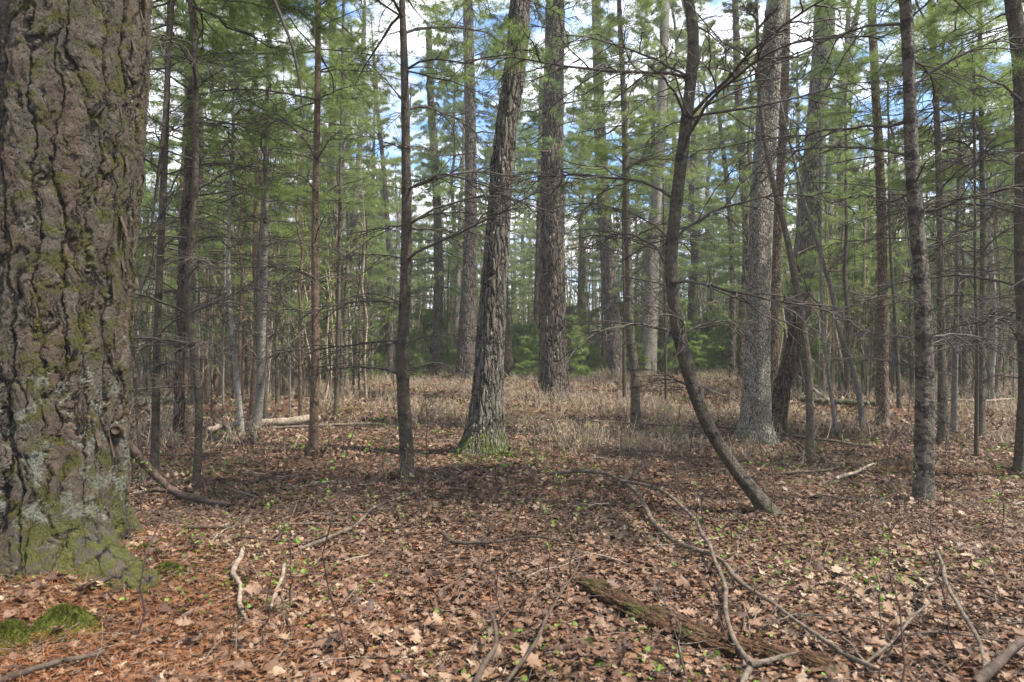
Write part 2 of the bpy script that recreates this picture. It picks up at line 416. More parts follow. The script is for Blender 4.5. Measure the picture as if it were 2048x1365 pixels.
YB = {
    'grey': mat_young_bark('young_bark_grey', (0.066, 0.054, 0.036), (0.155, 0.128, 0.088), 0.02, 0.02),
    'dark': mat_young_bark('young_bark_dark', (0.036, 0.030, 0.020), (0.092, 0.074, 0.052), 0.02, -0.02),
    'brown': mat_young_bark('young_bark_brown', (0.085, 0.052, 0.033), (0.18, 0.115, 0.075), 0.0, -0.03),
    'pale': mat_young_bark('young_bark_pale', (0.14, 0.125, 0.10), (0.27, 0.25, 0.21), -0.04, 0.04),
    'blotch': mat_young_bark('young_bark_blotched', (0.070, 0.057, 0.042), (0.170, 0.142, 0.105), 0.115, 0.03),
}
TWIG = mat_twig('dead_twig', (0.048, 0.038, 0.030), (0.085, 0.070, 0.055))
TWIG_PALE = mat_twig('dry_pale_twig', (0.24, 0.180, 0.115), (0.48, 0.38, 0.265))
TWIG_RED = mat_twig('reddish_shoot', (0.055, 0.030, 0.028), (0.12, 0.075, 0.06))
LIMB = mat_twig('weathered_limb', (0.062, 0.047, 0.034), (0.165, 0.130, 0.095))
LIMB_DARK = mat_twig('dark_limb', (0.040, 0.028, 0.020), (0.10, 0.072, 0.052))
LIMB_PALE = mat_twig('barkless_pale_wood', (0.14, 0.105, 0.075), (0.30, 0.24, 0.18))
ROT = mat_rotten(); MOSS = mat_moss(); SOIL = mat_ground()
NEEDLE = leafy('pine_needles', [(0.12, 0.160, 0.042), (0.195, 0.250, 0.062), (0.28, 0.34, 0.095)], 0.58, 0.5, 0.3, ((0.130, 0.210, 0.075), 0.4))
LEAF = leafy('dry_oak_leaf', [(0.040, 0.023, 0.016), (0.10, 0.054, 0.032), (0.170, 0.100, 0.060), (0.240, 0.160, 0.100), (0.32, 0.245, 0.170)], 0.12, 0.6, 0.3)
NEEDLE_LIGHT = leafy('sunny_pine_needles', [(0.13, 0.19, 0.045), (0.21, 0.29, 0.065), (0.29, 0.37, 0.10)], 0.5, 0.5, 0.3)
STRAW = leafy('fallen_needle', [(0.15, 0.055, 0.022), (0.30, 0.125, 0.050)], 0.1, 0.7, 0.2)
GREEN = leafy('fresh_leaf', [(0.10, 0.17, 0.025), (0.20, 0.30, 0.045)], 0.45, 0.5, 0.3)

# ------------------------------------------------------------------ the ground sheet
def ground_mesh():
    g = Geo()
    ys = np.concatenate([np.linspace(-30, 1, 20), 1 + np.cumsum(0.09 * 1.022 ** np.arange(175))]); ys = ys[ys < 420]
    ys = np.append(ys, [420, 700])
    u = np.linspace(-1, 1, 220)
    Y, U = np.meshgrid(ys, u, indexing='ij')
    X = U * (20 + np.abs(Y) * 1.4)
    Z = height(X, Y)
    far = np.clip((Y - 60) / 100, 0, 1) * 0; Z = Z + far
    k = len(u); n = len(ys)
    i = np.arange(n - 1)[:, None] * k + np.arange(k - 1)[None, :]
    F = np.stack([i, i + 1, i + k + 1, i + k], -1).reshape(-1, 4)
    g.add(np.stack([X, Y, Z], -1).reshape(-1, 3), F)
    return g.build('ground', [SOIL])
tag(place('ground', ground_mesh()), kind='structure')

def scatter(n, d0, d1, p=1.0, wide=0.84):
    """positions in the wedge the photo sees; p<1 favours the near"""
    y = d0 + (d1 - d0) * rng.uniform(0, 1, n) ** p
    x = rng.uniform(-1, 1, n) * (y * wide + 0.4)
    return x, y

def leaf_template(kind, seed):
    r = np.random.default_rng(seed)
    if kind == 0: wd = [0.02, 0.10, 0.07, 0.30, 0.13, 0.42, 0.16, 0.36, 0.12, 0.20, 0.02]      # lobed oak
    elif kind == 1: wd = [0.02, 0.16, 0.26, 0.14, 0.44, 0.20, 0.40, 0.30, 0.12, 0.10, 0.01]
    else: wd = [0.02, 0.12, 0.22, 0.29, 0.33, 0.34, 0.32, 0.27, 0.20, 0.10, 0.01]              # plain oval
    k = len(wd); x = np.linspace(0, 1, k)
    q_ = r.uniform(0.68, 0.95); wl = np.array(wd) * r.uniform(0.75, 1.2, k) * q_; wr = np.array(wd) * r.uniform(0.75, 1.2, k) * q_
    sweep = 0.10 * (np.array(wd) > 0.25)
    c1, c2, tw = r.uniform(-0.9, 1.6), r.uniform(-0.5, 0.7), r.uniform(-0.5, 0.5)
    V = []
    for sgn, ww in ((-1, wl), (0, wl * 0), (1, wr)):
        yy = sgn * ww
        z = c1 * yy ** 2 * 1.5 + c2 * (x - 0.5) ** 2 + tw * yy * (x - 0.5) * 1.6 + r.normal(0, 0.03, k)
        V.append(np.stack([x - 0.5 + np.abs(sgn) * sweep, yy, z], -1))
    V = np.concatenate(V)
    F = [[a * k + i, a * k + i + 1, (a + 1) * k + i + 1, (a + 1) * k + i] for a in (0, 1) for i in range(k - 1)]
    return V, np.array(F)

def rot_mats(n, tilt):
    az_ = rng.uniform(0, 2 * np.pi, n); a = rng.normal(0, tilt, n); b = rng.normal(0, tilt, n)
    ca, sa, cb, sb, cz, sz = np.cos(a), np.sin(a), np.cos(b), np.sin(b), np.cos(az_), np.sin(az_)
    Z = np.zeros(n); O = np.ones(n)
    Rx = np.stack([O, Z, Z, Z, ca, -sa, Z, sa, ca], -1).reshape(n, 3, 3)
    Ry = np.stack([cb, Z, sb, Z, O, Z, -sb, Z, cb], -1).reshape(n, 3, 3)
    Rz = np.stack([cz, -sz, Z, sz, cz, Z, Z, Z, O], -1).reshape(n, 3, 3)
    return Rz @ Rx @ Ry

def add_leaves(g, x, y, size, templates, tilt=0.35, lift=0.02, tint=None):
    n = len(x); per = np.array_split(rng.permutation(n), len(templates))
    z = height(x, y)
    for idx, (V, F) in zip(per, templates):
        m = len(idx)
        if not m: continue
        Rm = rot_mats(m, tilt); s_ = size[idx] if np.ndim(size) else np.full(m, size)
        W = np.einsum('nij,kj->nki', Rm, V) * s_[:, None, None]
        W[:, :, 0] += x[idx][:, None]; W[:, :, 1] += y[idx][:, None]
        W[:, :, 2] += (z[idx] + rng.uniform(0.2, 1.5, m) * lift)[:, None]
        FF = (np.arange(m)[:, None, None] * len(V) + F[None]).reshape(-1, 4)
        if tint is None:
            xx, yy = x[idx], y[idx]
            patch = np.sin(1.3 * xx + 1.9 * np.sin(0.8 * yy + 0.6)) * np.sin(1.7 * yy + 1.2 * np.sin(1.1 * xx)) + 0.6 * np.sin(3.7 * xx + 2.9 * yy)
            t_ = np.clip(rng.beta(1.25, 1.75, m) * (0.86 + 0.24 * patch), 0, 1)
        else: t_ = tint[idx]
        g.add(W.reshape(-1, 3), FF, 0, np.repeat(t_, len(V)))

OAKS = [leaf_template(k % 3 if k % 3 != 2 or k == 2 else 0, k) for k in range(9)]
SIMPLE = [(np.array([[-.5, 0, 0], [0, -.33, c], [.5, 0, .05], [0, .33, c2]]), np.array([[0, 1, 2, 3]])) for c, c2 in ((.15, .1), (-.1, .2), (.25, .2))]
g = Geo()
x, y = scatter(25000, 2.1, 7.0, 0.62); add_leaves(g, x, y, rng.uniform(0.030, 0.072, len(x)), OAKS, 0.34, 0.02)
x, y = scatter(700, 2.1, 5.0, 0.7); add_leaves(g, x, y, rng.uniform(0.075, 0.115, len(x)), OAKS, 0.3, 0.05)
x, y = scatter(24000, 6.5, 14.0, 0.7); add_leaves(g, x, y, rng.uniform(0.045, 0.10, len(x)), OAKS, 0.45, 0.02)
x, y = scatter(26000, 13.0, 36.0, 0.8); add_leaves(g, x, y, rng.uniform(0.08, 0.17, len(x)), SIMPLE, 0.45, 0.03)
x, y = scatter(26000, 2.1, 11.0, 0.65); add_leaves(g, x, y, rng.uniform(0.012, 0.036, len(x)), SIMPLE, 0.5, 0.03)
x, y = scatter(2600, 2.1, 9.0, 0.7); add_leaves(g, x, y, rng.uniform(0.05, 0.10, len(x)), [leaf_template(2, 60 + i) for i in range(4)], 0.35, 0.025)
tag(place('leaf_litter', g.build('leaf_litter', [LEAF])), 'brown and tan fallen oak leaves covering the woodland floor', 'leaf litter', kind='stuff')

# fallen pine needles, thickest round the old tree
g = Geo()
n = 16000
x = np.concatenate([rng.normal(-2.4, 0.9, n), rng.uniform(-6, 8, 5000)]); y = np.concatenate([rng.normal(3.6, 0.9, n), rng.uniform(2.5, 9, 5000)])
m = (y > 1.8); x, y = x[m], y[m]
P0 = np.stack([x, y, height(x, y) + rng.uniform(0.012, 0.05, len(x))], -1)
d = unit(np.stack([rng.normal(0, 1, len(x)), rng.normal(0, 1, len(x)), rng.normal(0, 0.15, len(x))], -1))
l_ = rng.uniform(0.06, 0.12, (len(x), 1)); s_ = unit(np.cross(d, (0, 0, 1.0))) * 0.0016
V = np.stack([P0 - s_, P0 + s_, P0 + d * l_], 1).reshape(-1, 3)
g.add(V, np.arange(len(V)).reshape(-1, 3), 0, np.repeat(rng.uniform(0, 1, len(x)), 3))
tag(place('pine_needle_litter', g.build('pine_needle_litter', [STRAW])), 'rust orange fallen pine needles strewn over the leaves', 'needle litter', kind='stuff')

# fine dead sticks and stalks among the leaves, too many to count
g = Geo(); x, y = scatter(17000, 2.3, 18, 0.7)
n = len(x); d = unit(np.stack([rng.normal(0, 1, n), rng.normal(0, 1, n), np.abs(rng.normal(0.05, 0.28, n))], -1))
P = polys(np.stack([x, y, height(x, y) + rng.uniform(0.01, 0.045, n)], -1), d, rng.uniform(0.05, 0.32, n), rng.normal(0, 0.12, (n, 3)) * (1, 1, 0.4), 5, 0.06)
g.tubes(P, radii(n, 5, rng.uniform(0.0014, 0.0040, n), 0.001), 3, 0, rng.uniform(0, 1, n))
for q_ in (1, 2): pass
tag(place('twig_litter', g.build('twig_litter', [mat_twig('litter_twig', (0.07, 0.045, 0.032), (0.26, 0.20, 0.15), False)])), 'countless tiny dead sticks and stalks mixed into the leaf litter', 'twig litter', kind='stuff')

# ------------------------------------------------------------------ tree builders
def resample(pts, rad, zs_fine, step_f, step_c):
    P = np.array([tuple(p) for p in pts]); r = np.array(rad)
    s = np.concatenate([[0], np.cumsum(np.linalg.norm(np.diff(P, axis=0), axis=1))])
    S = [0.0]
    while S[-1] < s[-1]:
        zc = np.interp(S[-1], s, P[:, 2]); S.append(S[-1] + (step_f if zc < zs_fine else step_c))
    S = np.array(S[:-1] + [s[-1]])
    # smooth interpolation (Catmull-Rom like through Hermite with finite tangents)
    Y = np.column_stack([P, r]); m = np.gradient(Y, s, axis=0)
    i = np.clip(np.searchsorted(s, S, side='right') - 1, 0, len(s) - 2)
    h_ = (s[i + 1] - s[i])[:, None]; t = ((S - s[i]) / h_[:, 0])[:, None]
    Q = (2 * t**3 - 3 * t**2 + 1) * Y[i] + (t**3 - 2 * t**2 + t) * h_ * m[i] + (-2 * t**3 + 3 * t**2) * Y[i + 1] + (t**3 - t**2) * h_ * m[i + 1]
    return Q[:, :3], np.maximum(Q[:, 3], 0.002)

def trunk_geo(g, Q, r, sides, lobes=0, lobe_amp=0.0, lobe_h=0.6, nodes=(), node_amp=0.12, wob=0.032, mat=0, seed=0, z0=0.0):
    rr = np.random.default_rng(seed)
    n = len(Q); th = np.arange(sides) * 2 * np.pi / sides
    z = Q[:, 2] - z0
    band = np.zeros(n)
    for zn in nodes: band = np.maximum(band, np.exp(-((z - zn) / 0.055) ** 2))
    rad = r[:, None] * (1 + node_amp * band[:, None]) * np.ones((1, sides))
    for k in (2, 3, 5):
        ph = rr.uniform(0, 6.3); rad *= 1 + wob * np.cos(k * th[None, :] + ph + z[:, None] * rr.uniform(-1.2, 1.2))
    if lobes:
        fl = np.exp(-np.clip(z, 0, 99) / lobe_h)[:, None]
        ph = rr.uniform(0, 6.3)
        lob = np.cos(lobes * th[None, :] + ph) + 0.5 * np.cos((lobes + 2) * th[None, :] + ph * 2)
        rad *= 1 + fl * lobe_amp * np.clip(lob, -0.6, 2)
    V = np.stack([Q[:, 0:1] + rad * np.cos(th), Q[:, 1:2] + rad * np.sin(th), Q[:, 2:3] + 0 * rad], -1)
    i = np.arange(n - 1)[:, None] * sides; q = np.arange(sides)[None, :]; q2 = (q + 1) % sides
    F = np.stack([i + q, i + q2, i + sides + q2, i + sides + q], -1).reshape(-1, 4)
    g.add(V.reshape(-1, 3), F, mat, np.repeat(band, sides))

def pine_branches(n, Lb, K=7, rise=0.15, droop=-0.25, base=None, az0=None):
    a = rng.uniform(0, 2 * np.pi, n) if az0 is None else az0
    e = rng.normal(rise, 0.15, n)
    d = np.stack([np.cos(a) * np.cos(e), np.sin(a) * np.cos(e), np.sin(e)], -1)
    b = np.zeros((n, 3)); b[:, 2] = droop
    return polys(base, d, Lb, b, K, 0.05)

def live_crown(name, H, lb, lt, spacing=0.42, per=5, q=16, ln=0.085, wd=0.0032, m1=12, m2=3, rise=(0.05, 0.6), seed=1, r0=0.014, nm=None):
    """whorls of foliage branches on an axis of height H: one crown mesh (wood slot 0, needles slot 1)"""
    global rng
    rng = np.random.default_rng(seed)
    g = Geo(); zs = []
    z = 0.0
    while z < H - 0.25:
        for k in range(per):
            if rng.uniform() < 0.9: zs.append(z + rng.normal(0, 0.05))
        z += spacing * rng.uniform(0.8, 1.2)
    zs = np.array(zs); n = len(zs); f = np.clip(zs / H, 0, 1)
    Lb = (lb + (lt - lb) * f) * rng.uniform(0.6, 1.15, n)
    base = np.zeros((n, 3)); base[:, 2] = zs
    a = rng.uniform(0, 2 * np.pi, n); e = rise[0] + (rise[1] - rise[0]) * f + rng.normal(0, 0.12, n)
    d = np.stack([np.cos(a) * np.cos(e), np.sin(a) * np.cos(e), np.sin(e)], -1)
    b = np.zeros((n, 3)); b[:, 2] = -0.18 + 0.3 * f
    P = polys(base, d, Lb, b, 7, 0.05)
    g.tubes(P, radii(n, 7, r0 * (1.1 - f * 0.6) * (Lb / lb + 0.3), 0.003), 4, 0, 0.3)
    P1, t1, l1 = children(P, m1, 0.18, 1.0, 0.95, 0.42, 4, 0.08, 0.06, flat=0.75)
    g.tubes(P1, radii(len(P1), 4, 0.0035, 0.0016), 3, 0, 0.3)
    P2, t2, l2 = children(P1, m2, 0.25, 1.0, 0.8, 0.5, 3, 0.1, 0.05, flat=0.6, minlen=0.07)
    g.tubes(P2, radii(len(P2), 3, 0.0022, 0.0012), 3, 0, 0.3)
    needles(g, P1, q, ln, wd, 0.75); needles(g, P2, q, ln, wd, 0.7)
    needles(g, P, q * 2, ln, wd, 0.85)
    return g.build(name, [TWIG, nm or NEEDLE])

def dead_branch(name, seed, Lb=1.0, m1=9, m2=4, droop=-0.35, rise=0.2, r0=0.0082, mat=None):
    """one bare branch growing along +X"""
    global rng
    rng = np.random.default_rng(seed)
    g = Geo()
    e = rise; d = np.array([[math.cos(e), 0, math.sin(e)]])
    P = polys(np.zeros((1, 3)), d, [Lb], np.array([[0, rng.normal(0, 0.12), droop]]), 12, 0.028)
    g.tubes(P, radii(1, 12, r0, 0.002), 6, 0, 0.3)
    P1, _, _ = children(P, m1, 0.15, 1.0, 0.85, 0.55, 7, -0.22, 0.07, flat=0.7)
    g.tubes(P1, radii(len(P1), 7, 0.0040, 0.0015), 4, 0, 0.3)
    P2, _, _ = children(P1, m2, 0.2, 1.0, 0.75, 0.45, 4, -0.15, 0.10, flat=0.5)
    g.tubes(P2, radii(len(P2), 4, 0.0026, 0.0012), 3, 0, 0.3)
    return g.build(name, [mat or TWIG])

def live_branch(name, seed, Lb=1.0):
    global rng
    rng = np.random.default_rng(seed)
    g = Geo(); d = np.array([[0.97, 0, 0.2]])
    P = polys(np.zeros((1, 3)), d, [Lb], np.array([[0, 0.05, -0.2]]), 12, 0.05)
    g.tubes(P, radii(1, 12, 0.009, 0.002), 5, 0, 0.3)
    P1, _, _ = children(P, 12, 0.2, 1.0, 0.9, 0.42, 5, 0.02, 0.07, flat=0.75)
    g.tubes(P1, radii(len(P1), 5, 0.003, 0.0013), 3, 0, 0.3)
    P2, _, _ = children(P1, 3, 0.3, 1.0, 0.8, 0.5, 4, 0.0, 0.07, flat=0.6)
    g.tubes(P2, radii(len(P2), 4, 0.0018, 0.001), 3, 0, 0.3)
    h = Geo()
    needles(h, P1, 40, 0.10, 0.0022, 0.7, 0); needles(h, P2, 40, 0.10, 0.0022, 0.65, 0); needles(h, P, 40, 0.085, 0.0016, 0.85, 0)
    return g.build(name, [TWIG]), h.build(name + '_needles', [NEEDLE])

DEAD = [dead_branch('dead_branch', 100 + i, 1.0, m1=11 + i % 5, m2=4 + i % 3, droop=(-0.15, -0.4, -0.55, -0.3)[i % 4], rise=(0.1, 0.35, 0.5, 0.2)[i % 4]) for i in range(10)]
LIVE = [live_branch('live_branch', 200 + i, 1.0) for i in range(4)]
CROWN_Y = [live_crown('young_pine_crown', 7.0, 1.9, 0.4, seed=300 + i, spacing=0.5, per=4, q=20, wd=0.0052, ln=0.125, m1=11) for i in range(5)]
CROWN_M = [live_crown('tall_pine_crown', 15.0, 3.6, 0.8, spacing=0.85, per=4, q=18, ln=0.17, wd=0.011, m1=20, m2=5, rise=(-0.05, 0.5), seed=320 + i, r0=0.035) for i in range(3)]

def dead_whorls(g, Q, r, z0, z1, spacing, per, lb, seed, mat=1, m1=6, m2=2, droop=-0.3, rise=0.15, r0=0.006):
    """bare lower branches merged into a background trunk"""
    global rng
    rng = np.random.default_rng(seed)
    zs = []; z = z0
    while z < z1:
        zs += [z + rng.normal(0, 0.03) for _ in range(per) if rng.uniform() < 0.8]; z += spacing * rng.uniform(0.8, 1.2)
    if not zs: return
    zs = np.array(zs); n = len(zs)
    base = np.stack([np.interp(zs, Q[:, 2], Q[:, 0]), np.interp(zs, Q[:, 2], Q[:, 1]), zs], -1)
    Lb = lb * rng.uniform(0.3, 1.2, n)
    P = pine_branches(n, Lb, 6, rise, droop, base)
    g.tubes(P, radii(n, 6, r0 * 1.3, 0.003), 3, mat, 0.3)
    P1, _, _ = children(P, m1, 0.2, 1.0, 0.85, 0.45, 4, -0.2, 0.10, flat=0.6)
    g.tubes(P1, radii(len(P1), 4, 0.0045, 0.0022), 3, mat, 0.3)
    if m2:
        P2, _, _ = children(P1, m2, 0.3, 1.0, 0.7, 0.4, 3, -0.1, 0.10)
        g.tubes(P2, radii(len(P2), 3, 0.003, 0.0018), 3, mat, 0.3)

def bare_crown(g, P, seed, mat=0, levels=((7, 0.35, 0.75, 0.5, 7), (7, 0.25, 0.7, 0.45, 6), (6, 0.2, 0.7, 0.45, 4), (5, 0.2, 0.7, 0.5, 3)), r=(0.05, 0.022, 0.009, 0.004), up=0.12):
    """leafless limbs branching level by level from the stem polyline"""
    global rng
    rng = np.random.default_rng(seed)
    for (m, t0, an, lr, K), rr in zip(levels, r):
        P, t, ln = children(P, m, t0, 0.98, an, lr, K, up, 0.10)
        g.tubes(P, radii(len(P), K, rr * rng.uniform(0.6, 1.2, len(P)), rr * 0.3), 5 if K > 5 else 3, mat, 0.3)

# ------------------------------------------------------------------ the trees one can tell apart, left to right
def px_path(pts, d):
    return [at(px, py, d) for px, py, w_ in pts], [w_ / FPX * d / 2 for px, py, w_ in pts]

def hand_tree(name, label, cat, pts, kind, mat, H, seed, dist=None, group=None, fine=0.016, sides=None, lobes=0, lobe_amp=0.0, lobe_h=0.5,
              br=(0.8, 1.2, 3), spacing=0.42, live_from=5.0, crown=None, cs=1.0, node_amp=0.05, parts=None, taper_top=0.02):
    """pts: photo pixels with width, from the base upwards; everything is turned into metres at the tree's own distance"""
    global rng
    rng = np.random.default_rng(seed)
    g0 = on_ground(pts[0][0], pts[0][1]); r0 = pts[0][2] / FPX * g0.y / 2
    d = (dist or g0.y) + r0 * 0.7
    if dist: g0 = Vector(((pts[0][0] - 1024) / FPX * d, d, 0)); g0.z = hz(g0.x, d)
    P, rad = px_path(pts, d)
    P[0].z = hz(P[0].x, d) - 0.12
    base = Vector((P[0].x, d, hz(P[0].x, d)))
    # go on above the frame
    top = P[-1]; dirn = (P[-1] - P[-2]).normalized(); z = top.z; r_ = rad[-1]
    while P[-1].z < H:
        dirn = (dirn * 0.75 + Vector((rng.normal(0, 0.05), rng.normal(0, 0.05), 1)) * 0.25).normalized()
        P.append(P[-1] + dirn * 1.0); f = (P[-1].z - z) / max(H - z, 0.5)
        rad.append(max(r_ * max(1 - f, 0) ** 0.8, taper_top))
    loc = [p - base for p in P]
    ztop_vis = CAM_Z + HOR / FPX * d + 0.3
    Q, r = resample(loc, rad, ztop_vis, fine, 0.12)
    if not lobes: r = r * (1 + 0.32 * np.exp(-np.clip(Q[:, 2], 0, 9) / 0.09)); lobes_, la_, lh_ = 4, 0.10, 0.10
    else: lobes_, la_, lh_ = lobes, lobe_amp, lobe_h
    sd_ = sides or max(12, min(220, int(2 * math.pi * max(rad[1:]) / fine)))
    root = empty(name, base); tag(root, label, cat, group)
    nodes = []
    if kind == 'pine':
        zz = 0.35
        while zz < H: nodes.append(zz); zz += spacing * rng.uniform(0.8, 1.2)
    g = Geo()
    trunk_geo(g, Q, r, sd_, lobes_, la_, lh_, nodes, node_amp, seed=seed)
    near = d < 13
    def pos(z): return Vector((np.interp(z, Q[:, 2], Q[:, 0]), np.interp(z, Q[:, 2], Q[:, 1]), z))
    if kind == 'pine' and not near:
        dead_whorls(g, Q, r, br[0], live_from + 1, spacing, br[2], br[1], seed + 3)
    if kind == 'bare':
        k0 = int(len(Q) * 0.25); idx = np.linspace(k0, len(Q) - 1, 14).astype(int)
        lv = ((9, 0.2, 0.7, 0.28, 7), (6, 0.2, 0.7, 0.45, 5), (5, 0.2, 0.7, 0.5, 4)) if r[0] < 0.06 else ((9, 0.15, 0.75, 0.34, 9), (7, 0.2, 0.75, 0.45, 7), (6, 0.2, 0.7, 0.45, 5), (5, 0.2, 0.7, 0.45, 3))
        rr = (r[0] * 0.28, r[0] * 0.11, 0.0022) if r[0] < 0.06 else (r[0] * 0.28, r[0] * 0.10, 0.008, 0.0035)
        h = Geo(); P_ = Q[idx][None]
        if r[0] >= 0.06:   # limbs start above what the photo shows
            zc = min(ztop_vis - 0.8, H * 0.6); P_ = np.array([[tuple(pos(z_)) for z_ in np.linspace(zc, H, 14)]])
        bare_crown(h, P_, seed + 5, 0, lv, rr)
        place('crown', h.build('crown', [LIMB if r[0] > 0.2 else TWIG]), root)
    me = g.build('trunk', [mat, TWIG]); place('trunk', me, root)
    if kind == 'pine':
        if near:
            for zn in nodes:
                if zn < br[0] or zn > min(ztop_vis + 0.3, live_from + 1.5): continue
                for k in range(br[2]):
                    if rng.uniform() > 0.9: continue
                    L_ = br[1] * 1.35 * rng.uniform(0.35, 1.25) * (0.55 + 0.45 * min(1, zn / 3.0))
                    if rng.uniform() < 0.18: L_ *= 0.3
                    azm = rng.uniform(0, 2 * math.pi)
                    live = zn > live_from - 0.8 and rng.uniform() < 0.7
                    p = pos(zn)
                    if live:
                        a_, b_ = LIVE[rng.integers(len(LIVE))]
                        o = place('branch', a_, root, p, (rng.normal(0, 0.2), rng.normal(-0.05, 0.1), azm), L_ * 1.1)
                        place('needles', b_, o)
                    else:
                        place('branch', DEAD[rng.integers(len(DEAD))], root, p, (rng.normal(0, 0.35), rng.normal(-0.05, 0.15), azm), L_)
        if crown is not None:
            zc = live_from
            span = 7.0 if crown < 5 else 15.0
            me = CROWN_Y[crown] if crown < 5 else CROWN_M[crown - 5]
            c = place('crown', me, root, pos(zc), (0, 0, rng.uniform(0, 6.28)), (cs, cs, (H - zc + 0.3) / span))
    return root

# 1. the huge old trunk on the left
def old_tree():
    d = 4.62
    pts = [(62, 1262, 470), (62, 1215, 415), (64, 1150, 370), (70, 1060, 338), (80, 930, 318), (90, 760, 300), (100, 620, 292), (118, 430, 288), (133, 250, 286), (148, 60, 280), (155, -60, 272)]
    P, rad = px_path([(p, q, w_ * 0.94) for p, q, w_ in pts], d)
    P[0].z = hz(P[0].x, d) - 0.15
    base = Vector((P[0].x, d, hz(P[0].x, d)))
    for k in range(14): P.append(P[-1] + Vector((0.03, 0.02, 0.9))); rad.append(rad[-1] * 0.955)
    Q, r = resample([p - base for p in P], rad, 4.1, 0.006, 0.15)
    root = empty('maple_tree', base)
    tag(root, 'huge old mossy tree with peeling plated bark at the left edge', 'tree')
    g = Geo(); n = len(Q); sides = 560
    th = np.arange(sides) * 2 * np.pi / sides; z = Q[:, 2]
    rad_ = r[:, None] * np.ones((1, sides))
    # root flares: one to the right, others round about
    for ang, amp, hh, wdt in ((-0.45, 1.15, 0.16, 0.27), (-1.0, 0.16, 0.20, 0.22), (-1.7, 0.22, 0.16, 0.26), (-2.5, 0.2, 0.2, 0.3), (1.2, 0.4, 0.3, 0.4), (2.6, 0.35, 0.3, 0.4)):
        da = (th - ang + np.pi) % (2 * np.pi) - np.pi
        rad_ *= 1 + amp * np.exp(-np.clip(z, 0, 9) / hh)[:, None] * np.exp(-(da / wdt) ** 2)[None, :]
    for k, a_, sh in ((3, 0.02, 0.4), (5, 0.018, -0.6), (9, 0.012, 0.8), (14, 0.008, 0.5)):
        rad_ *= 1 + a_ * np.cos(k * th[None, :] + sh * z[:, None] * 2 + k)
    V = np.stack([Q[:, 0:1] + rad_ * np.cos(th), Q[:, 1:2] + rad_ * np.sin(th), Q[:, 2:3] + 0 * rad_], -1)
    i = np.arange(n - 1)[:, None] * sides; q = np.arange(sides)[None, :]; q2 = (q + 1) % sides
    g.add(V.reshape(-1, 3), np.stack([i + q, i + q2, i + sides + q2, i + sides + q], -1).reshape(-1, 4), 0, 0.0)
    place('trunk', g.build('trunk', [BARK_BIG]), root)
    # loose curling bark flakes on the right edge and the face
    rr = np.random.default_rng(9)
    for k in range(15):
        fl = Geo(); zf = rr.uniform(0.7, 3.9); a = rr.uniform(-0.32, 0.02)
        ii = np.argmin(abs(z - zf)); jj = int((a % (2 * np.pi)) / (2 * np.pi) * sides) % sides
        c = V[ii, jj]; nrm = np.array([math.cos(a), math.sin(a), 0]); tan = np.array([-math.sin(a), math.cos(a), 0])
        Lf, Wf = rr.uniform(0.05, 0.17), rr.uniform(0.006, 0.018); curl = rr.uniform(0.01, 0.04)
        rows = 6; vs = []
        for u in range(rows):
            f = u / (rows - 1)
            ce = c + np.array([0, 0, -Lf * f]) + nrm * (0.004 + curl * f ** 1.6)
            wv = Wf * (0.5 + 0.6 * math.sin(f * 2.6 + 0.3)) * rr.uniform(0.75, 1.15)
            for sgn in (-1, 1): vs.append(ce + tan * wv * sgn - nrm * 0.002); 
            for sgn in (1, -1): vs.append(ce + tan * wv * sgn * 0.9 + nrm * 0.003)
        F = []
        for u in range(rows - 1):
            b_ = u * 4
            for e in range(4): F.append([b_ + e, b_ + (e + 1) % 4, b_ + 4 + (e + 1) % 4, b_ + 4 + e])
        F += [[0, 1, 2, 3], [(rows - 1) * 4 + e for e in (3, 2, 1, 0)]]
        fl.add(np.array(vs), np.array(F), 0, 0.4)
        place('bark_flake', fl.build('bark_flake', [LIMB_DARK]), root)
    # a long drooping limb whose tip hangs into the picture
    global rng
    rng = np.random.default_rng(77)
    lg = Geo()
    pp = [at(170, -330, 4.8), at(300, -420, 5.1), at(440, -250, 5.4), at(520, -60, 5.6), at(560, 30, 5.7), at(585, 95, 5.7), at(598, 160, 5.75), at(607, 225, 5.8)]
    Qb, rb = resample([p - base for p in pp], [0.035, 0.03, 0.024, 0.018, 0.015, 0.012, 0.008, 0.003], 99, 0.04, 0.04)
    lg.tubes(Qb[None], rb[None], 8, 0, 0.3)
    K1, _, _ = children(Qb[None], 9, 0.3, 0.97, 0.8, 0.12, 5, -0.1, 0.06)
    lg.tubes(K1, radii(len(K1), 5, 0.0035, 0.001), 4, 0, 0.3)
    place('limb', lg.build('limb', [TWIG]), root)
    # leafless crown far above
    h = Geo(); top = Q[-1]
    bare_crown(h, np.linspace(Q[int(n * .93)], top, 12)[None], 78, 0, ((9, 0.1, 0.9, 0.55, 8), (7, 0.2, 0.8, 0.5, 6), (6, 0.2, 0.7, 0.5, 4), (4, .2, .7, .5, 3)), (0.10, 0.04, 0.015, 0.006))
    place('crown', h.build('crown', [LIMB]), root)
    return root, base
OLD, OLDB = old_tree()

HT = hand_tree
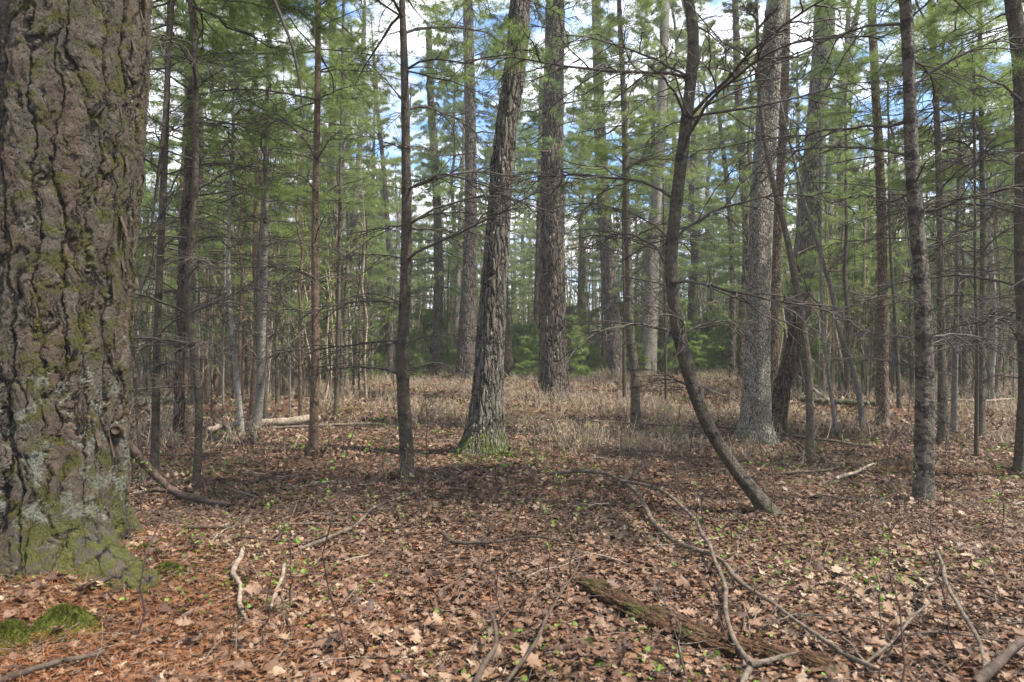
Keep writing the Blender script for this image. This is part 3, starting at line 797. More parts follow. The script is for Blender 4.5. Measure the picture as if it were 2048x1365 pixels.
# -- left part
HT('young_pine', 'thin dark young pine nearest the huge mossy trunk, slightly leaning right', 'pine tree',
   [(309, 968, 17), (311, 850, 15), (314, 700, 14), (322, 500, 13), (330, 300, 12), (338, 60, 10), (340, -20, 9)], 'pine', YB['dark'], 9.5, 21, br=(1.1, 1.1, 3), live_from=5.6, crown=0)
HT('young_pine', 'dark young pine with an S bend in its lower stem, left of the pale stems', 'pine tree',
   [(389, 985, 17), (397, 885, 15), (396, 780, 15), (388, 700, 15), (377, 640, 14), (380, 520, 13), (390, 380, 12), (392, 200, 11), (388, 80, 9), (380, 0, 8)], 'pine', YB['dark'], 9, 22, br=(0.9, 1.3, 3), live_from=5.4, crown=1)
HT('pine_tree', 'straight reddish brown pine standing behind the S bent young pine', 'pine tree',
   [(357, 876, 19), (360, 700, 17), (368, 500, 17), (380, 300, 15), (385, 150, 13), (387, 0, 11)], 'pine', BARK_RED, 14, 23, br=(1.5, 1.3, 4), live_from=6.5, crown=2, cs=1.2, node_amp=0)
HT('sapling', 'slim grey sapling with a slight curve behind the leaning dead branch', 'sapling',
   [(291, 980, 9), (280, 890, 8), (272, 800, 7), (268, 700, 7), (282, 590, 6), (300, 470, 5)], 'bare', YB['grey'], 5, 24)
HT('young_pine', 'slender pale young pine leaning left, foot in front of the fallen log', 'pine tree',
   [(486, 877, 12), (474, 760, 10), (464, 660, 9), (457, 560, 8), (459, 430, 7), (464, 310, 6), (468, 180, 5)], 'pine', YB['pale'], 6.5, 25, br=(1.2, 0.9, 3), live_from=4.6, crown=3, cs=0.7)
HT('young_pine', 'pale grey young pine beside the end of the fallen log', 'pine tree',
   [(510, 866, 19), (519, 800, 17), (524, 650, 16), (527, 540, 15), (529, 440, 14), (533, 320, 12), (538, 110, 9), (541, 0, 8)], 'pine', YB['pale'], 9, 26, br=(1.0, 1.2, 4), live_from=5.2, crown=4)
HT('young_pine', 'straight tan brown young pine at the right end of the fallen log', 'pine tree',
   [(625, 908, 20), (629, 807, 17), (631, 650, 16), (630, 460, 14), (633, 300, 13), (636, 120, 12), (636, -10, 11)], 'pine', YB['brown'], 10, 27, br=(1.0, 1.2, 3), live_from=5.8, crown=0)
HT('young_pine', 'thin greenish grey pine just right of the tan brown pine', 'pine tree',
   [(671, 836, 10), (675, 740, 9), (677, 600, 8), (680, 400, 7), (685, 140, 6), (687, 0, 5)], 'pine', YB['grey'], 9, 28, br=(1.2, 1.0, 3), live_from=4.6, crown=1, cs=0.8)
HT('pine_tree', 'distant greenish pine with a straight trunk behind the thin grey pine', 'pine tree',
   [(668, 762, 17), (664, 600, 16), (662, 400, 15), (665, 150, 13), (666, 0, 12)], 'pine', BARK_PINE, 17, 29, br=(2.5, 1.6, 4), live_from=7.0, crown=5, cs=0.8, fine=0.04, spacing=0.6)
HT('young_pine', 'dark straight young pine with whorl rings, nearest of the stems left of the centre', 'pine tree',
   [(816, 962, 29), (811, 870, 27), (806, 780, 25), (805, 700, 24), (810, 580, 21), (813, 460, 20), (812, 300, 17), (808, 100, 14), (805, 20, 12), (804, -20, 11)], 'pine', YB['dark'], 9, 30, br=(0.95, 1.35, 4), live_from=5.3, crown=2, node_amp=0.07)
HT('pine_tree', 'tall distant pine with layered dark foliage right of the ringed young pine', 'pine tree',
   [(876, 744, 22), (876, 640, 19), (877, 513, 17), (872, 360, 16), (862, 205, 14), (858, 60, 11)], 'pine', BARK_PINE, 17, 31, dist=34, br=(4, 1.8, 4), live_from=4.5, crown=6, cs=0.62, fine=0.05, spacing=0.6)
HT('pine_tree', 'large straight pine behind and left of the leaning oak', 'pine tree',
   [(932, 758, 42), (932, 700, 36), (937, 600, 30), (940, 480, 25), (942, 380, 23), (941, 256, 22), (937, 60, 20), (936, 0, 18)], 'pine', BARK_PINE, 24, 32, dist=31, br=(5, 1.6, 3), live_from=9.5, crown=7, cs=1.0, fine=0.035, lobes=5, lobe_amp=0.08, spacing=0.8, node_amp=0)
HT('oak_tree', 'big ridged oak leaning right with a mossy flared foot in the centre', 'oak tree',
   [(968, 912, 122), (967, 890, 96), (970, 860, 78), (972, 833, 70), (977, 755, 60), (982, 670, 55), (989, 560, 50), (996, 470, 47), (1004, 350, 44), (1014, 250, 42), (1032, 128, 41), (1041, 0, 39)], 'bare', BARK_OAK, 15, 33, fine=0.011, lobes=5, lobe_amp=0.09, lobe_h=0.22)
HT('pine_tree', 'reddish pine trunk half hidden behind the right side of the leaning oak', 'pine tree',
   [(1020, 750, 19), (1016, 700, 16), (1010, 600, 15), (1014, 400, 13), (1018, 200, 11)], 'pine', BARK_RED, 17, 34, dist=33, br=(4, 1.4, 3), live_from=9, crown=5, cs=0.6, fine=0.05)
HT('pine_tree', 'thick dark furrowed pine standing straight right of the leaning oak', 'pine tree',
   [(1108, 803, 76), (1107, 780, 63), (1106, 740, 57), (1106, 680, 54), (1105, 560, 50), (1104, 460, 47), (1105, 307, 42), (1108, 143, 37), (1110, 0, 34)], 'pine', BARK_PINE, 17, 35, br=(4.2, 1.6, 3), live_from=6.8, crown=6, cs=0.8, fine=0.02, lobes=6, lobe_amp=0.1, lobe_h=0.3, spacing=0.8, node_amp=0)
HT('pine_tree', 'slim brown pine trunk directly left of the thick furrowed pine', 'pine tree',
   [(1073, 745, 13), (1073, 660, 12), (1077, 500, 11), (1080, 350, 10), (1082, 150, 8)], 'pine', BARK_RED, 15, 36, dist=36, br=(4, 1.3, 3), live_from=9, crown=7, cs=0.6, fine=0.06)
HT('pine_tree', 'grey brown pine in the middle distance left of the thin paired stems', 'pine tree',
   [(1231, 752, 37), (1229, 700, 33), (1222, 615, 29), (1211, 460, 26), (1201, 300, 24), (1196, 150, 20), (1192, 0, 17)], 'pine', BARK_PINE, 17, 37, br=(4.0, 1.8, 4), live_from=7.0, crown=7, cs=0.75, fine=0.03, lobes=5, lobe_amp=0.08, spacing=0.7, node_amp=0)
HT('young_pine', 'grey young pine with lichen and whorl rings in front of two pines', 'pine tree',
   [(1272, 868, 23), (1271, 807, 19), (1267, 720, 18), (1262, 690, 18), (1258, 560, 15), (1252, 410, 13), (1249, 256, 11), (1244, 128, 10), (1238, 0, 9)], 'pine', YB['grey'], 8.5, 38, br=(1.4, 1.2, 4), live_from=5.0, crown=3, cs=0.9, node_amp=0.07)
HT('sapling', 'very thin stem close beside the ringed grey young pine', 'sapling',
   [(1249, 806, 8), (1248, 700, 7), (1249, 600, 6), (1246, 480, 5), (1247, 350, 4)], 'bare', YB['dark'], 6.5, 39)
HT('pine_tree', 'pale grey pine trunk right of the ringed grey young pine', 'pine tree',
   [(1294, 753, 38), (1297, 700, 33), (1300, 620, 30), (1304, 520, 27), (1314, 380, 22), (1322, 256, 20), (1328, 100, 16), (1330, 0, 14)], 'pine', BARK_PALE, 19, 40, br=(4.0, 1.8, 4), live_from=5.5, crown=5, cs=0.75, fine=0.03, lobes=5, lobe_amp=0.08, spacing=0.7, node_amp=0)
HT('pine_tree', 'dark pine foot half hidden behind the pale grey pine', 'pine tree',
   [(1315, 748, 26), (1314, 690, 22), (1312, 600, 20), (1310, 400, 17)], 'pine', BARK_PINE, 16, 41, dist=35, br=(3, 1.6, 3), live_from=6, crown=6, cs=0.7, fine=0.06)
HT('sapling', 'thin straight dark sapling left of the strongly bent young pine', 'sapling',
   [(1332, 812, 6), (1331, 700, 6), (1330, 600, 5), (1328, 480, 4), (1326, 350, 3)], 'bare', YB['dark'], 6, 42)
HT('young_pine', 'strongly bent young pine sweeping up from a mossy slanting foot', 'pine tree',
   [(1556, 1036, 54), (1536, 1022, 44), (1508, 985, 38), (1472, 940, 33), (1438, 891, 29), (1407, 833, 28), (1383, 765, 28), (1365, 702, 27), (1354, 650, 26), (1346, 590, 25), (1342, 513, 24), (1349, 436, 23), (1361, 333, 23), (1374, 230, 22), (1382, 154, 22), (1386, 67, 22), (1377, 0, 20), (1372, -30, 19)], 'pine', YB['dark'], 8.5, 43, br=(1.0, 1.4, 4), live_from=5.9, crown=4, node_amp=0.06, fine=0.010)
HT('maple_tree', 'pale grey finely scaled trunk with a mossy foot right of the bent pine', 'tree',
   [(1509, 890, 92), (1509, 872, 74), (1510, 850, 62), (1512, 800, 54), (1513, 745, 49), (1515, 690, 46), (1518, 564, 45), (1523, 410, 45), (1533, 256, 43), (1543, 102, 42), (1554, 0, 38)], 'bare', BARK_PALE, 16, 44, fine=0.011, lobes=6, lobe_amp=0.08, lobe_h=0.18)
HT('pine_tree', 'tan trunk pressed behind the right side of the pale grey trunk', 'tree',
   [(1544, 850, 26), (1544, 780, 22), (1548, 680, 19), (1552, 560, 18), (1556, 436, 17), (1566, 256, 17), (1572, 51, 16), (1573, 0, 15)], 'bare', BARK_TAN, 13, 45, fine=0.02)
HT('oak_tree', 'thick dark oak leaning right behind the broken snag', 'oak tree',
   [(1597, 788, 64), (1596, 760, 54), (1594, 700, 48), (1592, 640, 44), (1608, 520, 41), (1623, 385, 40), (1633, 256, 38), (1643, 128, 36), (1651, 0, 36)], 'bare', BARK_OAK, 18, 46, fine=0.02, lobes=5, lobe_amp=0.1, lobe_h=0.3)
HT('sapling', 'grey sapling crossing in front of the pale trunk and leaning left', 'sapling',
   [(1620, 924, 18), (1619, 807, 15), (1614, 718, 15), (1606, 660, 14), (1595, 590, 13), (1574, 477, 12), (1551, 385, 11), (1536, 318, 9), (1523, 230, 8), (1517, 128, 7), (1513, 0, 6)], 'bare', YB['grey'], 7.0, 47)
HT('sapling', 'pale smooth sapling leaning left between the oak and the brown pine', 'sapling',
   [(1728, 868, 12), (1716, 781, 11), (1698, 713, 10), (1687, 687, 10), (1661, 574, 9), (1636, 492, 8), (1610, 410, 7), (1585, 308, 5), (1560, 200, 4)], 'bare', YB['pale'], 6.8, 48)
HT('sapling', 'thin forked sapling left of the pale leaning one', 'sapling',
   [(1674, 873, 7), (1661, 781, 7), (1645, 650, 6), (1642, 560, 6), (1641, 450, 5)], 'bare', YB['pale'], 5, 49)
HT('pine_tree', 'rusty brown straight pine between the pale sapling and the blotched pine', 'pine tree',
   [(1764, 855, 25), (1765, 780, 21), (1765, 655, 19), (1764, 513, 17), (1759, 333, 16), (1751, 180, 15), (1743, 0, 14)], 'pine', BARK_TAN, 11, 50, br=(1.5, 1.5, 3), live_from=5.4, crown=0, cs=1.1, fine=0.014)
HT('young_pine', 'nearest right hand young pine with black blotched bark', 'pine tree',
   [(1847, 1010, 41), (1847, 960, 37), (1848, 880, 35), (1849, 807, 34), (1848, 690, 32), (1841, 538, 29), (1831, 436, 28), (1823, 308, 26), (1818, 154, 23), (1810, 0, 22), (1807, -30, 21)], 'pine', YB['blotch'], 8.5, 51, br=(0.9, 1.4, 3), live_from=5.6, crown=1, cs=1.1, spacing=0.30, fine=0.010)
HT('young_pine', 'grey young pine just right of the black blotched pine', 'pine tree',
   [(1885, 890, 20), (1885, 800, 18), (1882, 666, 15), (1879, 410, 12), (1872, 205, 11), (1861, 0, 10)], 'pine', YB['grey'], 8.5, 52, br=(1.2, 1.5, 4), live_from=5.3, crown=2)
HT('sapling', 'pale forked stem between the two grey young pines on the right', 'sapling',
   [(1907, 872, 12), (1909, 780, 11), (1912, 650, 9), (1914, 500, 8), (1918, 300, 6)], 'bare', YB['pale'], 7, 53)
HT('sapling', 'thin dark stem left of the second grey pine on the right', 'sapling',
   [(1952, 920, 8), (1953, 800, 7), (1954, 680, 6), (1950, 560, 5), (1950, 400, 4)], 'bare', YB['dark'], 5, 54)
HT('young_pine', 'grey green young pine second from the right edge', 'pine tree',
   [(1961, 878, 15), (1963, 780, 13), (1965, 650, 11), (1966, 513, 10), (1961, 154, 8), (1960, 0, 7)], 'pine', YB['grey'], 8.5, 55, br=(1.2, 1.5, 4), live_from=5.3, crown=3)
HT('sapling', 'short pale birch coloured stem with a crooked base near the right edge', 'sapling',
   [(1984, 808, 13), (1982, 760, 11), (1987, 700, 10), (1988, 620, 9), (1980, 480, 7)], 'bare', YB['pale'], 7, 56)
HT('young_pine', 'dark pine leaning at the right edge of the picture', 'pine tree',
   [(2036, 955, 21), (2042, 860, 18), (2047, 755, 17), (2044, 655, 18), (2040, 500, 20), (2044, 300, 24), (2038, 110, 27), (2024, 0, 28), (2020, -30, 28)], 'pine', YB['dark'], 9, 57, br=(1.2, 1.6, 3), live_from=5.4, crown=4, cs=1.0, fine=0.012)
HT('pine_tree', 'slim pine with a peeling reddish top behind the pale grey trunk', 'pine tree',
   [(1482, 742, 13), (1483, 640, 13), (1494, 513, 16), (1487, 359, 15), (1477, 205, 14), (1472, 51, 12), (1470, 0, 11)], 'pine', BARK_RED, 17, 58, dist=27, br=(4, 1.5, 3), live_from=9, crown=6, cs=0.6, fine=0.04)
HT('pine_tree', 'slim dark pine left of the one with a reddish top', 'pine tree',
   [(1464, 736, 12), (1465, 640, 11), (1464, 500, 10), (1450, 330, 9), (1440, 250, 7)], 'pine', BARK_PINE, 13, 59, dist=29, br=(3, 1.5, 3), live_from=6.5, crown=5, cs=0.5, fine=0.05)
HT('bare_tree', 'dark leafless tree leaning right against the sky beyond the oak', 'tree',
   [(1655, 760, 15), (1656, 500, 13), (1662, 300, 13), (1690, 150, 11), (1715, 20, 9)], 'bare', BARK_OAK, 19, 60, dist=30, fine=0.05)
HT('bare_tree', 'leafless tree with raised limbs between the oak and the rusty pine', 'tree',
   [(1690, 760, 12), (1684, 500, 11), (1680, 300, 10), (1690, 150, 9), (1697, 20, 8)], 'bare', BARK_OAK, 17, 61, dist=27, fine=0.05)
HT('sapling', 'thin dark sapling right of the rusty brown pine', 'sapling',
   [(1799, 818, 9), (1795, 740, 8), (1790, 640, 7), (1781, 500, 6), (1778, 330, 5)], 'bare', YB['dark'], 7, 62)
HT('bare_tree', 'leaning leafless tree against the sky left of the ringed young pine', 'tree',
   [(690, 765, 14), (700, 560, 13), (708, 450, 12), (717, 330, 11), (724, 205, 10), (728, 60, 8)], 'bare', BARK_OAK, 18, 63, dist=30, fine=0.05)
HT('bare_tree', 'thin leafless tree leaning left behind the ringed young pine', 'tree',
   [(782, 760, 10), (777, 490, 9), (766, 320, 8), (757, 240, 7), (748, 120, 6)], 'bare', BARK_OAK, 16, 64, dist=31, fine=0.05)
HT('birch_tree', 'pale whitish trunk just left of the large straight pine', 'tree',
   [(908, 748, 11), (912, 660, 10), (916, 560, 9), (922, 420, 7), (928, 250, 5)], 'bare', BARK_PALE, 16, 65, dist=36, fine=0.05)

# leaves banked against the feet of the nearer trees
g = Geo(); xs, ys_ = [], []
rng = np.random.default_rng(88)
for o in [o for o in bpy.data.objects if o.type == 'EMPTY' and o.parent is None and o.location.y < 15 and o.name != OLD.name]:
    n = 70; a = rng.uniform(0, 6.283, n); tr = next(c for c in o.children if c.name.startswith('trunk'))
    r_ = max(0.05, np.ptp([v.co.x for v in tr.data.vertices[:40]]) / 2) if len(tr.data.vertices) else 0.1
    q_ = r_ * 0.9 + np.abs(rng.normal(0, 0.09, n)); xs.append(o.location.x + np.cos(a) * q_); ys_.append(o.location.y + np.sin(a) * q_)
add_leaves(g, np.concatenate(xs), np.concatenate(ys_), rng.uniform(0.05, 0.10, sum(map(len, xs))), OAKS, 0.55, 0.05)
tag(place('leaf_litter', g.build('leaf_litter', [LEAF])), 'dry leaves banked against the feet of the nearer trees', 'leaf litter', kind='stuff')

# the broken leaning snag between the pale trunk and the oak
rng = np.random.default_rng(90)
gs = on_ground(1550, 868); dS = gs.y
P, rad = px_path([(1549, 872, 46), (1556, 830, 34), (1564, 780, 30), (1578, 730, 28), (1589, 690, 26), (1594, 655, 22), (1598, 640, 10)], dS)
P[0].z = hz(P[0].x, dS) - 0.1; b0 = Vector((P[0].x, dS, hz(P[0].x, dS)))
Q, r = resample([p - b0 for p in P], rad, 9, 0.014, 0.1)
root = empty('broken_snag', b0); tag(root, 'short dark broken snag leaning against the back of the pale grey trunk', 'dead tree')
g = Geo(); trunk_geo(g, Q, r, 90, 5, 0.12, 0.3, wob=0.06, seed=4); place('trunk', g.build('trunk', [BARK_RED]), root)
g = Geo()
for k in range(9):
    a = k / 9 * 6.28; c = np.array(tuple(Q[-8])) + np.array([math.cos(a), math.sin(a), 0]) * r[-14] * 0.7
    hgt = rng.uniform(0.08, 0.28)
    g.tubes(np.array([[c, c + (0.01, 0, hgt * 0.5), c + (0.03, 0, hgt)]]), np.array([[0.035, 0.022, 0.002]]), 5, 0, 0.4)
place('splinters', g.build('splinters', [ROT]), root)

# ------------------------------------------------------------------ trees of the background, copied
def copy_tree(src, loc, rz, s, name=None):
    r_ = src.copy(); col.objects.link(r_)
    r_.location = loc; r_.rotation_euler = (0, 0, rz); r_.scale = (s, s, s)
    for ch in src.children:
        c = ch.copy(); col.objects.link(c); c.parent = r_
    return r_

def proto_young(seed, H, live, mat, r0, cs, dead=0.8, lean=0.02):
    rr = np.random.default_rng(seed)
    root = empty('young_pine', (0, 0, 0))
    zs = np.linspace(-0.2, H, 9); P = [Vector((rr.normal(0, lean) * max(z, 0), rr.normal(0, lean) * max(z, 0) * 0.6, z)) for z in zs]
    rad = [r0 * (1.25 if k == 0 else 1) * (1 - k / 9) ** 0.8 + 0.006 for k in range(9)]
    Q, r = resample(P, rad, 5, 0.10, 0.3)
    g = Geo(); trunk_geo(g, Q, r, 9, nodes=np.arange(0.4, H, 0.45), node_amp=0.08, seed=seed)
    dead_whorls(g, Q, r, 0.5, live + 0.8, 0.42, 4, dead, seed + 1, m1=6, m2=2)
    place('trunk', g.build('trunk', [mat, TWIG]), root)
    k = int(np.argmin(abs(Q[:, 2] - live)))
    place('crown', CROWN_Y[seed % 5], root, Q[k], (0, 0, seed), (cs, cs, (H - live + 0.3) / 7.0))
    return root

def proto_bare(seed, H, r0, thin):
    rr = np.random.default_rng(seed)
    root = empty('bare_sapling' if thin else 'bare_tree', (0, 0, 0))
    zs = np.linspace(-0.2, H, 12); P = [Vector((0.02 * max(z, 0) * rr.normal(), 0.02 * max(z, 0) * rr.normal(), z)) for z in zs]
    for i in range(2, 12): P[i] = P[i] * 0.6 + Vector((P[i - 1].x, P[i - 1].y, P[i].z)) * 0.4
    rad = [r0 * (1.3 if k == 0 else 1) * (1 - k / 12) ** 0.8 + (0.003 if thin else 0.015) for k in range(12)]
    Q, r = resample(P, rad, 99, 0.15, 0.3)
    g = Geo(); trunk_geo(g, Q, r, 8, nodes=(), seed=seed)
    h = Geo(); i0 = int(len(Q) * (0.12 if thin else 0.3)); P_ = Q[np.linspace(i0, len(Q) - 1, 12).astype(int)][None]
    if thin: bare_crown(h, P_, seed, 0, ((16, 0.05, 0.8, 0.16, 6), (5, 0.2, 0.7, 0.45, 4), (3, 0.2, 0.7, 0.5, 3)), (0.006, 0.003, 0.0016))
    else: bare_crown(h, P_, seed, 0, ((12, 0.1, 0.65, 0.42, 8), (7, 0.2, 0.7, 0.42, 5), (6, 0.2, 0.7, 0.45, 4), (4, 0.2, 0.7, 0.5, 3)), (r0 * 0.35, r0 * 0.14, 0.012, 0.006))
    place('trunk', g.build('trunk', [YB[('dark', 'pale', 'grey', 'brown')[seed % 4]] if thin else YB[('grey', 'pale')[seed % 2]]]), root)
    place('crown', h.build('crown', [(TWIG_PALE, TWIG, TWIG_PALE)[seed % 3] if thin else TWIG_PALE if seed % 3 != 2 else LIMB]), root)
    return root

taken = [(o.location.x, o.location.y) for o in bpy.data.objects if o.type == 'EMPTY' and o.parent is None]
def free(x, y, rad_):
    return all((x - a) ** 2 + (y - b) ** 2 > rad_ ** 2 for a, b in taken)
def open_glade(x, y):
    px = 1024 + x / y * FPX
    if y < 33 and 790 < px < 1480: return True
    if y < 13: return True
    if y < 17 and px > 700: return True
    if y < 22 and 700 < px < 1600: return True
    return False

def spread(protos, n, d0, d1, gap, s0, s1, label, cat, group, seed, wide=0.80, test=None, p=1.0):
    rr = np.random.default_rng(seed); cnt = 0; tries = 0; first = set()
    while cnt < n and tries < n * 60:
        tries += 1
        y = d0 + (d1 - d0) * rr.uniform() ** p; x = rr.uniform(-1, 1) * y * wide
        if open_glade(x, y) or not free(x, y, gap) or (test and not test(x, y)): continue
        k = int(rr.integers(len(protos))); src = protos[k]; s = rr.uniform(s0, s1)
        loc = (x, y, hz(x, y)); taken.append((x, y))
        if k not in first:
            o = src; o.location = loc; o.rotation_euler = (0, 0, rr.uniform(0, 6.28)); o.scale = (s, s, s); first.add(k)
        else: o = copy_tree(src, loc, rr.uniform(0, 6.28), s)
        tag(o, label, cat, group); cnt += 1
    return cnt

YP = [proto_young(400, 9.5, 3.2, YB['grey'], 0.07, 1.0), proto_young(401, 8.0, 2.6, YB['dark'], 0.055, 0.9), proto_young(402, 11, 4.2, YB['brown'], 0.085, 1.15),
      proto_young(403, 7.0, 2.2, YB['grey'], 0.045, 0.8), proto_young(404, 10, 3.6, YB['pale'], 0.07, 1.05)]
PX = lambda x, y: 1024 + x / y * FPX
spread(YP, 180, 14, 50, 1.1, 0.75, 1.25, 'slender young pine with green needles above bare lower twigs in the crowded wood', 'pine tree', 'young pines crowding the middle distance', 1,
       test=lambda x, y: not (760 < PX(x, y) < 1050 and y < 37))
BS = [proto_bare(500 + i, 4.2 + i * 0.7, 0.022 + 0.004 * i, True) for i in range(5)]
spread(BS, 270, 12.5, 44, 0.45, 0.7, 1.3, 'thin leafless sapling stem among the young pines', 'sapling', 'thin bare saplings in the wood', 2, p=0.9)
BT = [proto_bare(520 + i, 15 + i * 1.5, 0.13 + 0.02 * i, False) for i in range(4)]
spread(BT, 115, 34, 85, 2.0, 0.8, 1.2, 'leafless grey tree against the sky at the back of the wood', 'tree', 'bare trees at the back of the wood', 3)

# tall pines at the back
def proto_tall(seed, k):
    root = empty('tall_pine', (0, 0, 0))
    zs = np.linspace(-0.3, 21, 12); rr = np.random.default_rng(seed)
    P = [Vector((0.01 * max(z, 0) * rr.normal(), 0.01 * max(z, 0) * rr.normal(), z)) for z in zs]
    Q, r = resample(P, [0.20 * (1 - i / 12.5) + 0.02 for i in range(12)], 99, 0.2, 0.3)
    g = Geo(); trunk_geo(g, Q, r, 16, nodes=(), seed=seed)
    dead_whorls(g, Q, r, 2.5, 7.5, 0.7, 4, 1.6, seed + 1, m1=6, m2=2, r0=0.012)
    place('trunk', g.build('trunk', [BARK_PINE, TWIG]), root)
    place('crown', CROWN_M[k], root, (0, 0, 6.0), (0, 0, seed), (0.95, 0.95, 1.0))
    return root
TP = [proto_tall(540 + i, i) for i in range(3)]
for i, (px, d_, s_) in enumerate([(600, 41, .9), (745, 43, .9), (820, 52, 1.0), (905, 48, 1.0), (1010, 55, 1.0), (1165, 50, 1.0), (1255, 46, .9), (1385, 38, 1.15), (1345, 43, 1.15), (1420, 48, 1.1), (700, 44, 1.05), (1500, 38, .85), (1600, 36, .8), (1690, 40, .85)]):
    x_ = (px - 1024) / FPX * d_; taken.append((x_, d_))
    tag(copy_tree(TP[i % 3], (x_, d_, hz(x_, d_)), i * 1.7, s_), 'tall straight pine rising at the back of the wood', 'pine tree', 'tall pines at the back of the wood')
spread(TP, 24, 37, 80, 3.5, 0.8, 1.1, 'tall straight pine rising at the back of the wood', 'pine tree', 'tall pines at the back of the wood', 4)

# low bushy pines with needles down to the ground
def proto_bush(seed):
    root = empty('pine_bush', (0, 0, 0))
    g = Geo(); Q, r = resample([Vector((0, 0, -0.1)), Vector((0.03, 0, 1.2)), Vector((0, 0.04, 2.6))], [0.03, 0.02, 0.006], 9, 0.1, 0.1)
    trunk_geo(g, Q, r, 8, seed=seed); place('trunk', g.build('trunk', [YB['dark']]), root)
    place('crown', live_crown('bush_crown', 2.5, 1.2, 0.3, spacing=0.28, per=6, q=16, wd=0.010, ln=0.14, m1=10, rise=(0.15, 0.7), seed=seed, nm=NEEDLE_LIGHT), root, (0, 0, 0.12))
    return root
PB = [proto_bush(560 + i) for i in range(3)]
spread(PB, 190, 30, 62, 0.8, 0.6, 1.6, 'low bushy pine with soft green needles down to the ground', 'pine bush', 'low bushy pines behind the clearing', 5)
for i, (px, py, s) in enumerate([(845, 757, .8), (885, 758, .7), (955, 756, .8), (1030, 756, .9), (1065, 754, .8), (1145, 757, .8), (1160, 752, 1.0), (1195, 756, .7), (1265, 752, .7), (1345, 752, .9), (1375, 750, .8), (1410, 752, .9), (1440, 750, .8), (1350, 745, 1.1), (780, 758, .9), (705, 760, .9), (1495, 750, .8), (868, 752, 1.0), (915, 760, 0.9), (740, 765, 0.8), (1165, 755, 0.9), (1045, 757, 0.7), (1180, 748, 1.1), (1700, 770, 1.5), (1810, 765, 1.5), (1690, 745, 1.6)]):
    p = on_ground(px + (i * 37) % 23 - 11, py - (i * 5) % 8); o = copy_tree(PB[i % 3], p, i * 1.3, s * (0.55 + 0.17 * ((i * 7) % 6)))
    tag(o, 'low bushy pine with soft green needles down to the ground', 'pine bush', 'low bushy pines behind the clearing')

# the far-off wood as one mass
def far_wood():
    global rng
    rng = np.random.default_rng(600)
    g = Geo(); n = 420
    y = rng.uniform(85, 125, n); x = rng.uniform(-1, 1, n) * y * 0.9
    hgt = rng.uniform(12, 22, n)
    P = polys(np.stack([x, y, height(x, y) - 0.3], -1), np.tile([0, 0, 1.0], (n, 1)), hgt, rng.normal(0, 0.02, (n, 3)), 6, 0.02)
    g.tubes(P, radii(n, 6, rng.uniform(0.1, 0.3, n), 0.03), 5, 0, 0.3)
    P1, _, _ = children(P, 14, 0.15, 1.0, 0.8, 0.22, 4, 0.1, 0.08)
    g.tubes(P1, radii(len(P1), 4, 0.04, 0.015), 3, 0, 0.3)
    P2, _, _ = children(P1, 5, 0.2, 1.0, 0.7, 0.45, 3, 0.1, 0.08)
    g.tubes(P2, radii(len(P2), 3, 0.02, 0.01), 3, 0, 0.3)
    pick = rng.uniform(0, 1, n) < 0.55
    m = np.repeat(np.repeat(pick, 14), 5)
    needles(g, P2[m], 14, 0.30, 0.05, 0.1, 1, 1.0)
    m = 1500; y = rng.uniform(58, 92, m); x = rng.uniform(-1, 1, m) * y * 0.85     # low thicket in front of it
    P = polys(np.stack([x, y, height(x, y) - 0.1], -1), np.tile([0, 0, 1.0], (m, 1)), rng.uniform(1.2, 4.5, m), rng.normal(0, 0.1, (m, 3)), 5, 0.04)
    g.tubes(P, radii(m, 5, 0.03, 0.01), 3, 0, 0.3)
    P1, _, _ = children(P, 9, 0.05, 1.0, 0.9, 0.4, 3, 0.1, 0.08)
    needles(g, P1, 16, 0.28, 0.06, 0.1, 1, 1.0)
    return g.build('distant_wood', [LIMB, NEEDLE_LIGHT])
tag(place('distant_wood', far_wood()), 'far-off mixed wood closing the view behind all the trees', 'distant wood', kind='stuff')

# ------------------------------------------------------------------ undergrowth
def scrub():
    global rng
    rng = np.random.default_rng(610)
    g = Geo()
    x, y = scatter(7500, 9.5, 38, 0.85)
    m = ~((x < -y * 0.15) & (y < 20) & (rng.uniform(0, 1, len(x)) < 0.7)); x, y = x[m], y[m]
    m = (np.sin(0.8 * x + 1.5 * np.sin(0.35 * y)) + np.sin(0.6 * y + 0.9 * x) + rng.normal(0, 0.7, len(x)) + np.clip((y - 13) / 5, 0, 1) * 1.2) > 0.05; x, y = x[m], y[m]
    n0 = len(x); k = 5; X = np.repeat(x, k) + rng.normal(0, 0.12, n0 * k); Y = np.repeat(y, k) + rng.normal(0, 0.12, n0 * k)
    d = unit(np.stack([rng.normal(0, 0.45, len(X)), rng.normal(0, 0.45, len(X)), np.ones(len(X))], -1))
    P = polys(np.stack([X, Y, height(X, Y) - 0.02], -1), d, rng.uniform(0.15, 0.62, len(X)) * (0.7 + 0.3 * np.sin(1.1 * X + 0.7 * Y)), rng.normal(0, 0.15, (len(X), 3)), 4, 0.08)
    tn = np.repeat(rng.uniform(0, 1, n0), k)
    g.tubes(P, radii(len(P), 4, 0.006, 0.003), 3, 0, tn)
    P1, _, _ = children(P, 4, 0.25, 1.0, 0.8, 0.5, 3, 0.0, 0.12)
    g.tubes(P1, radii(len(P1), 3, 0.0045, 0.0025), 3, 0, np.repeat(tn, 4))
    return g.build('dry_undergrowth', [TWIG_PALE])
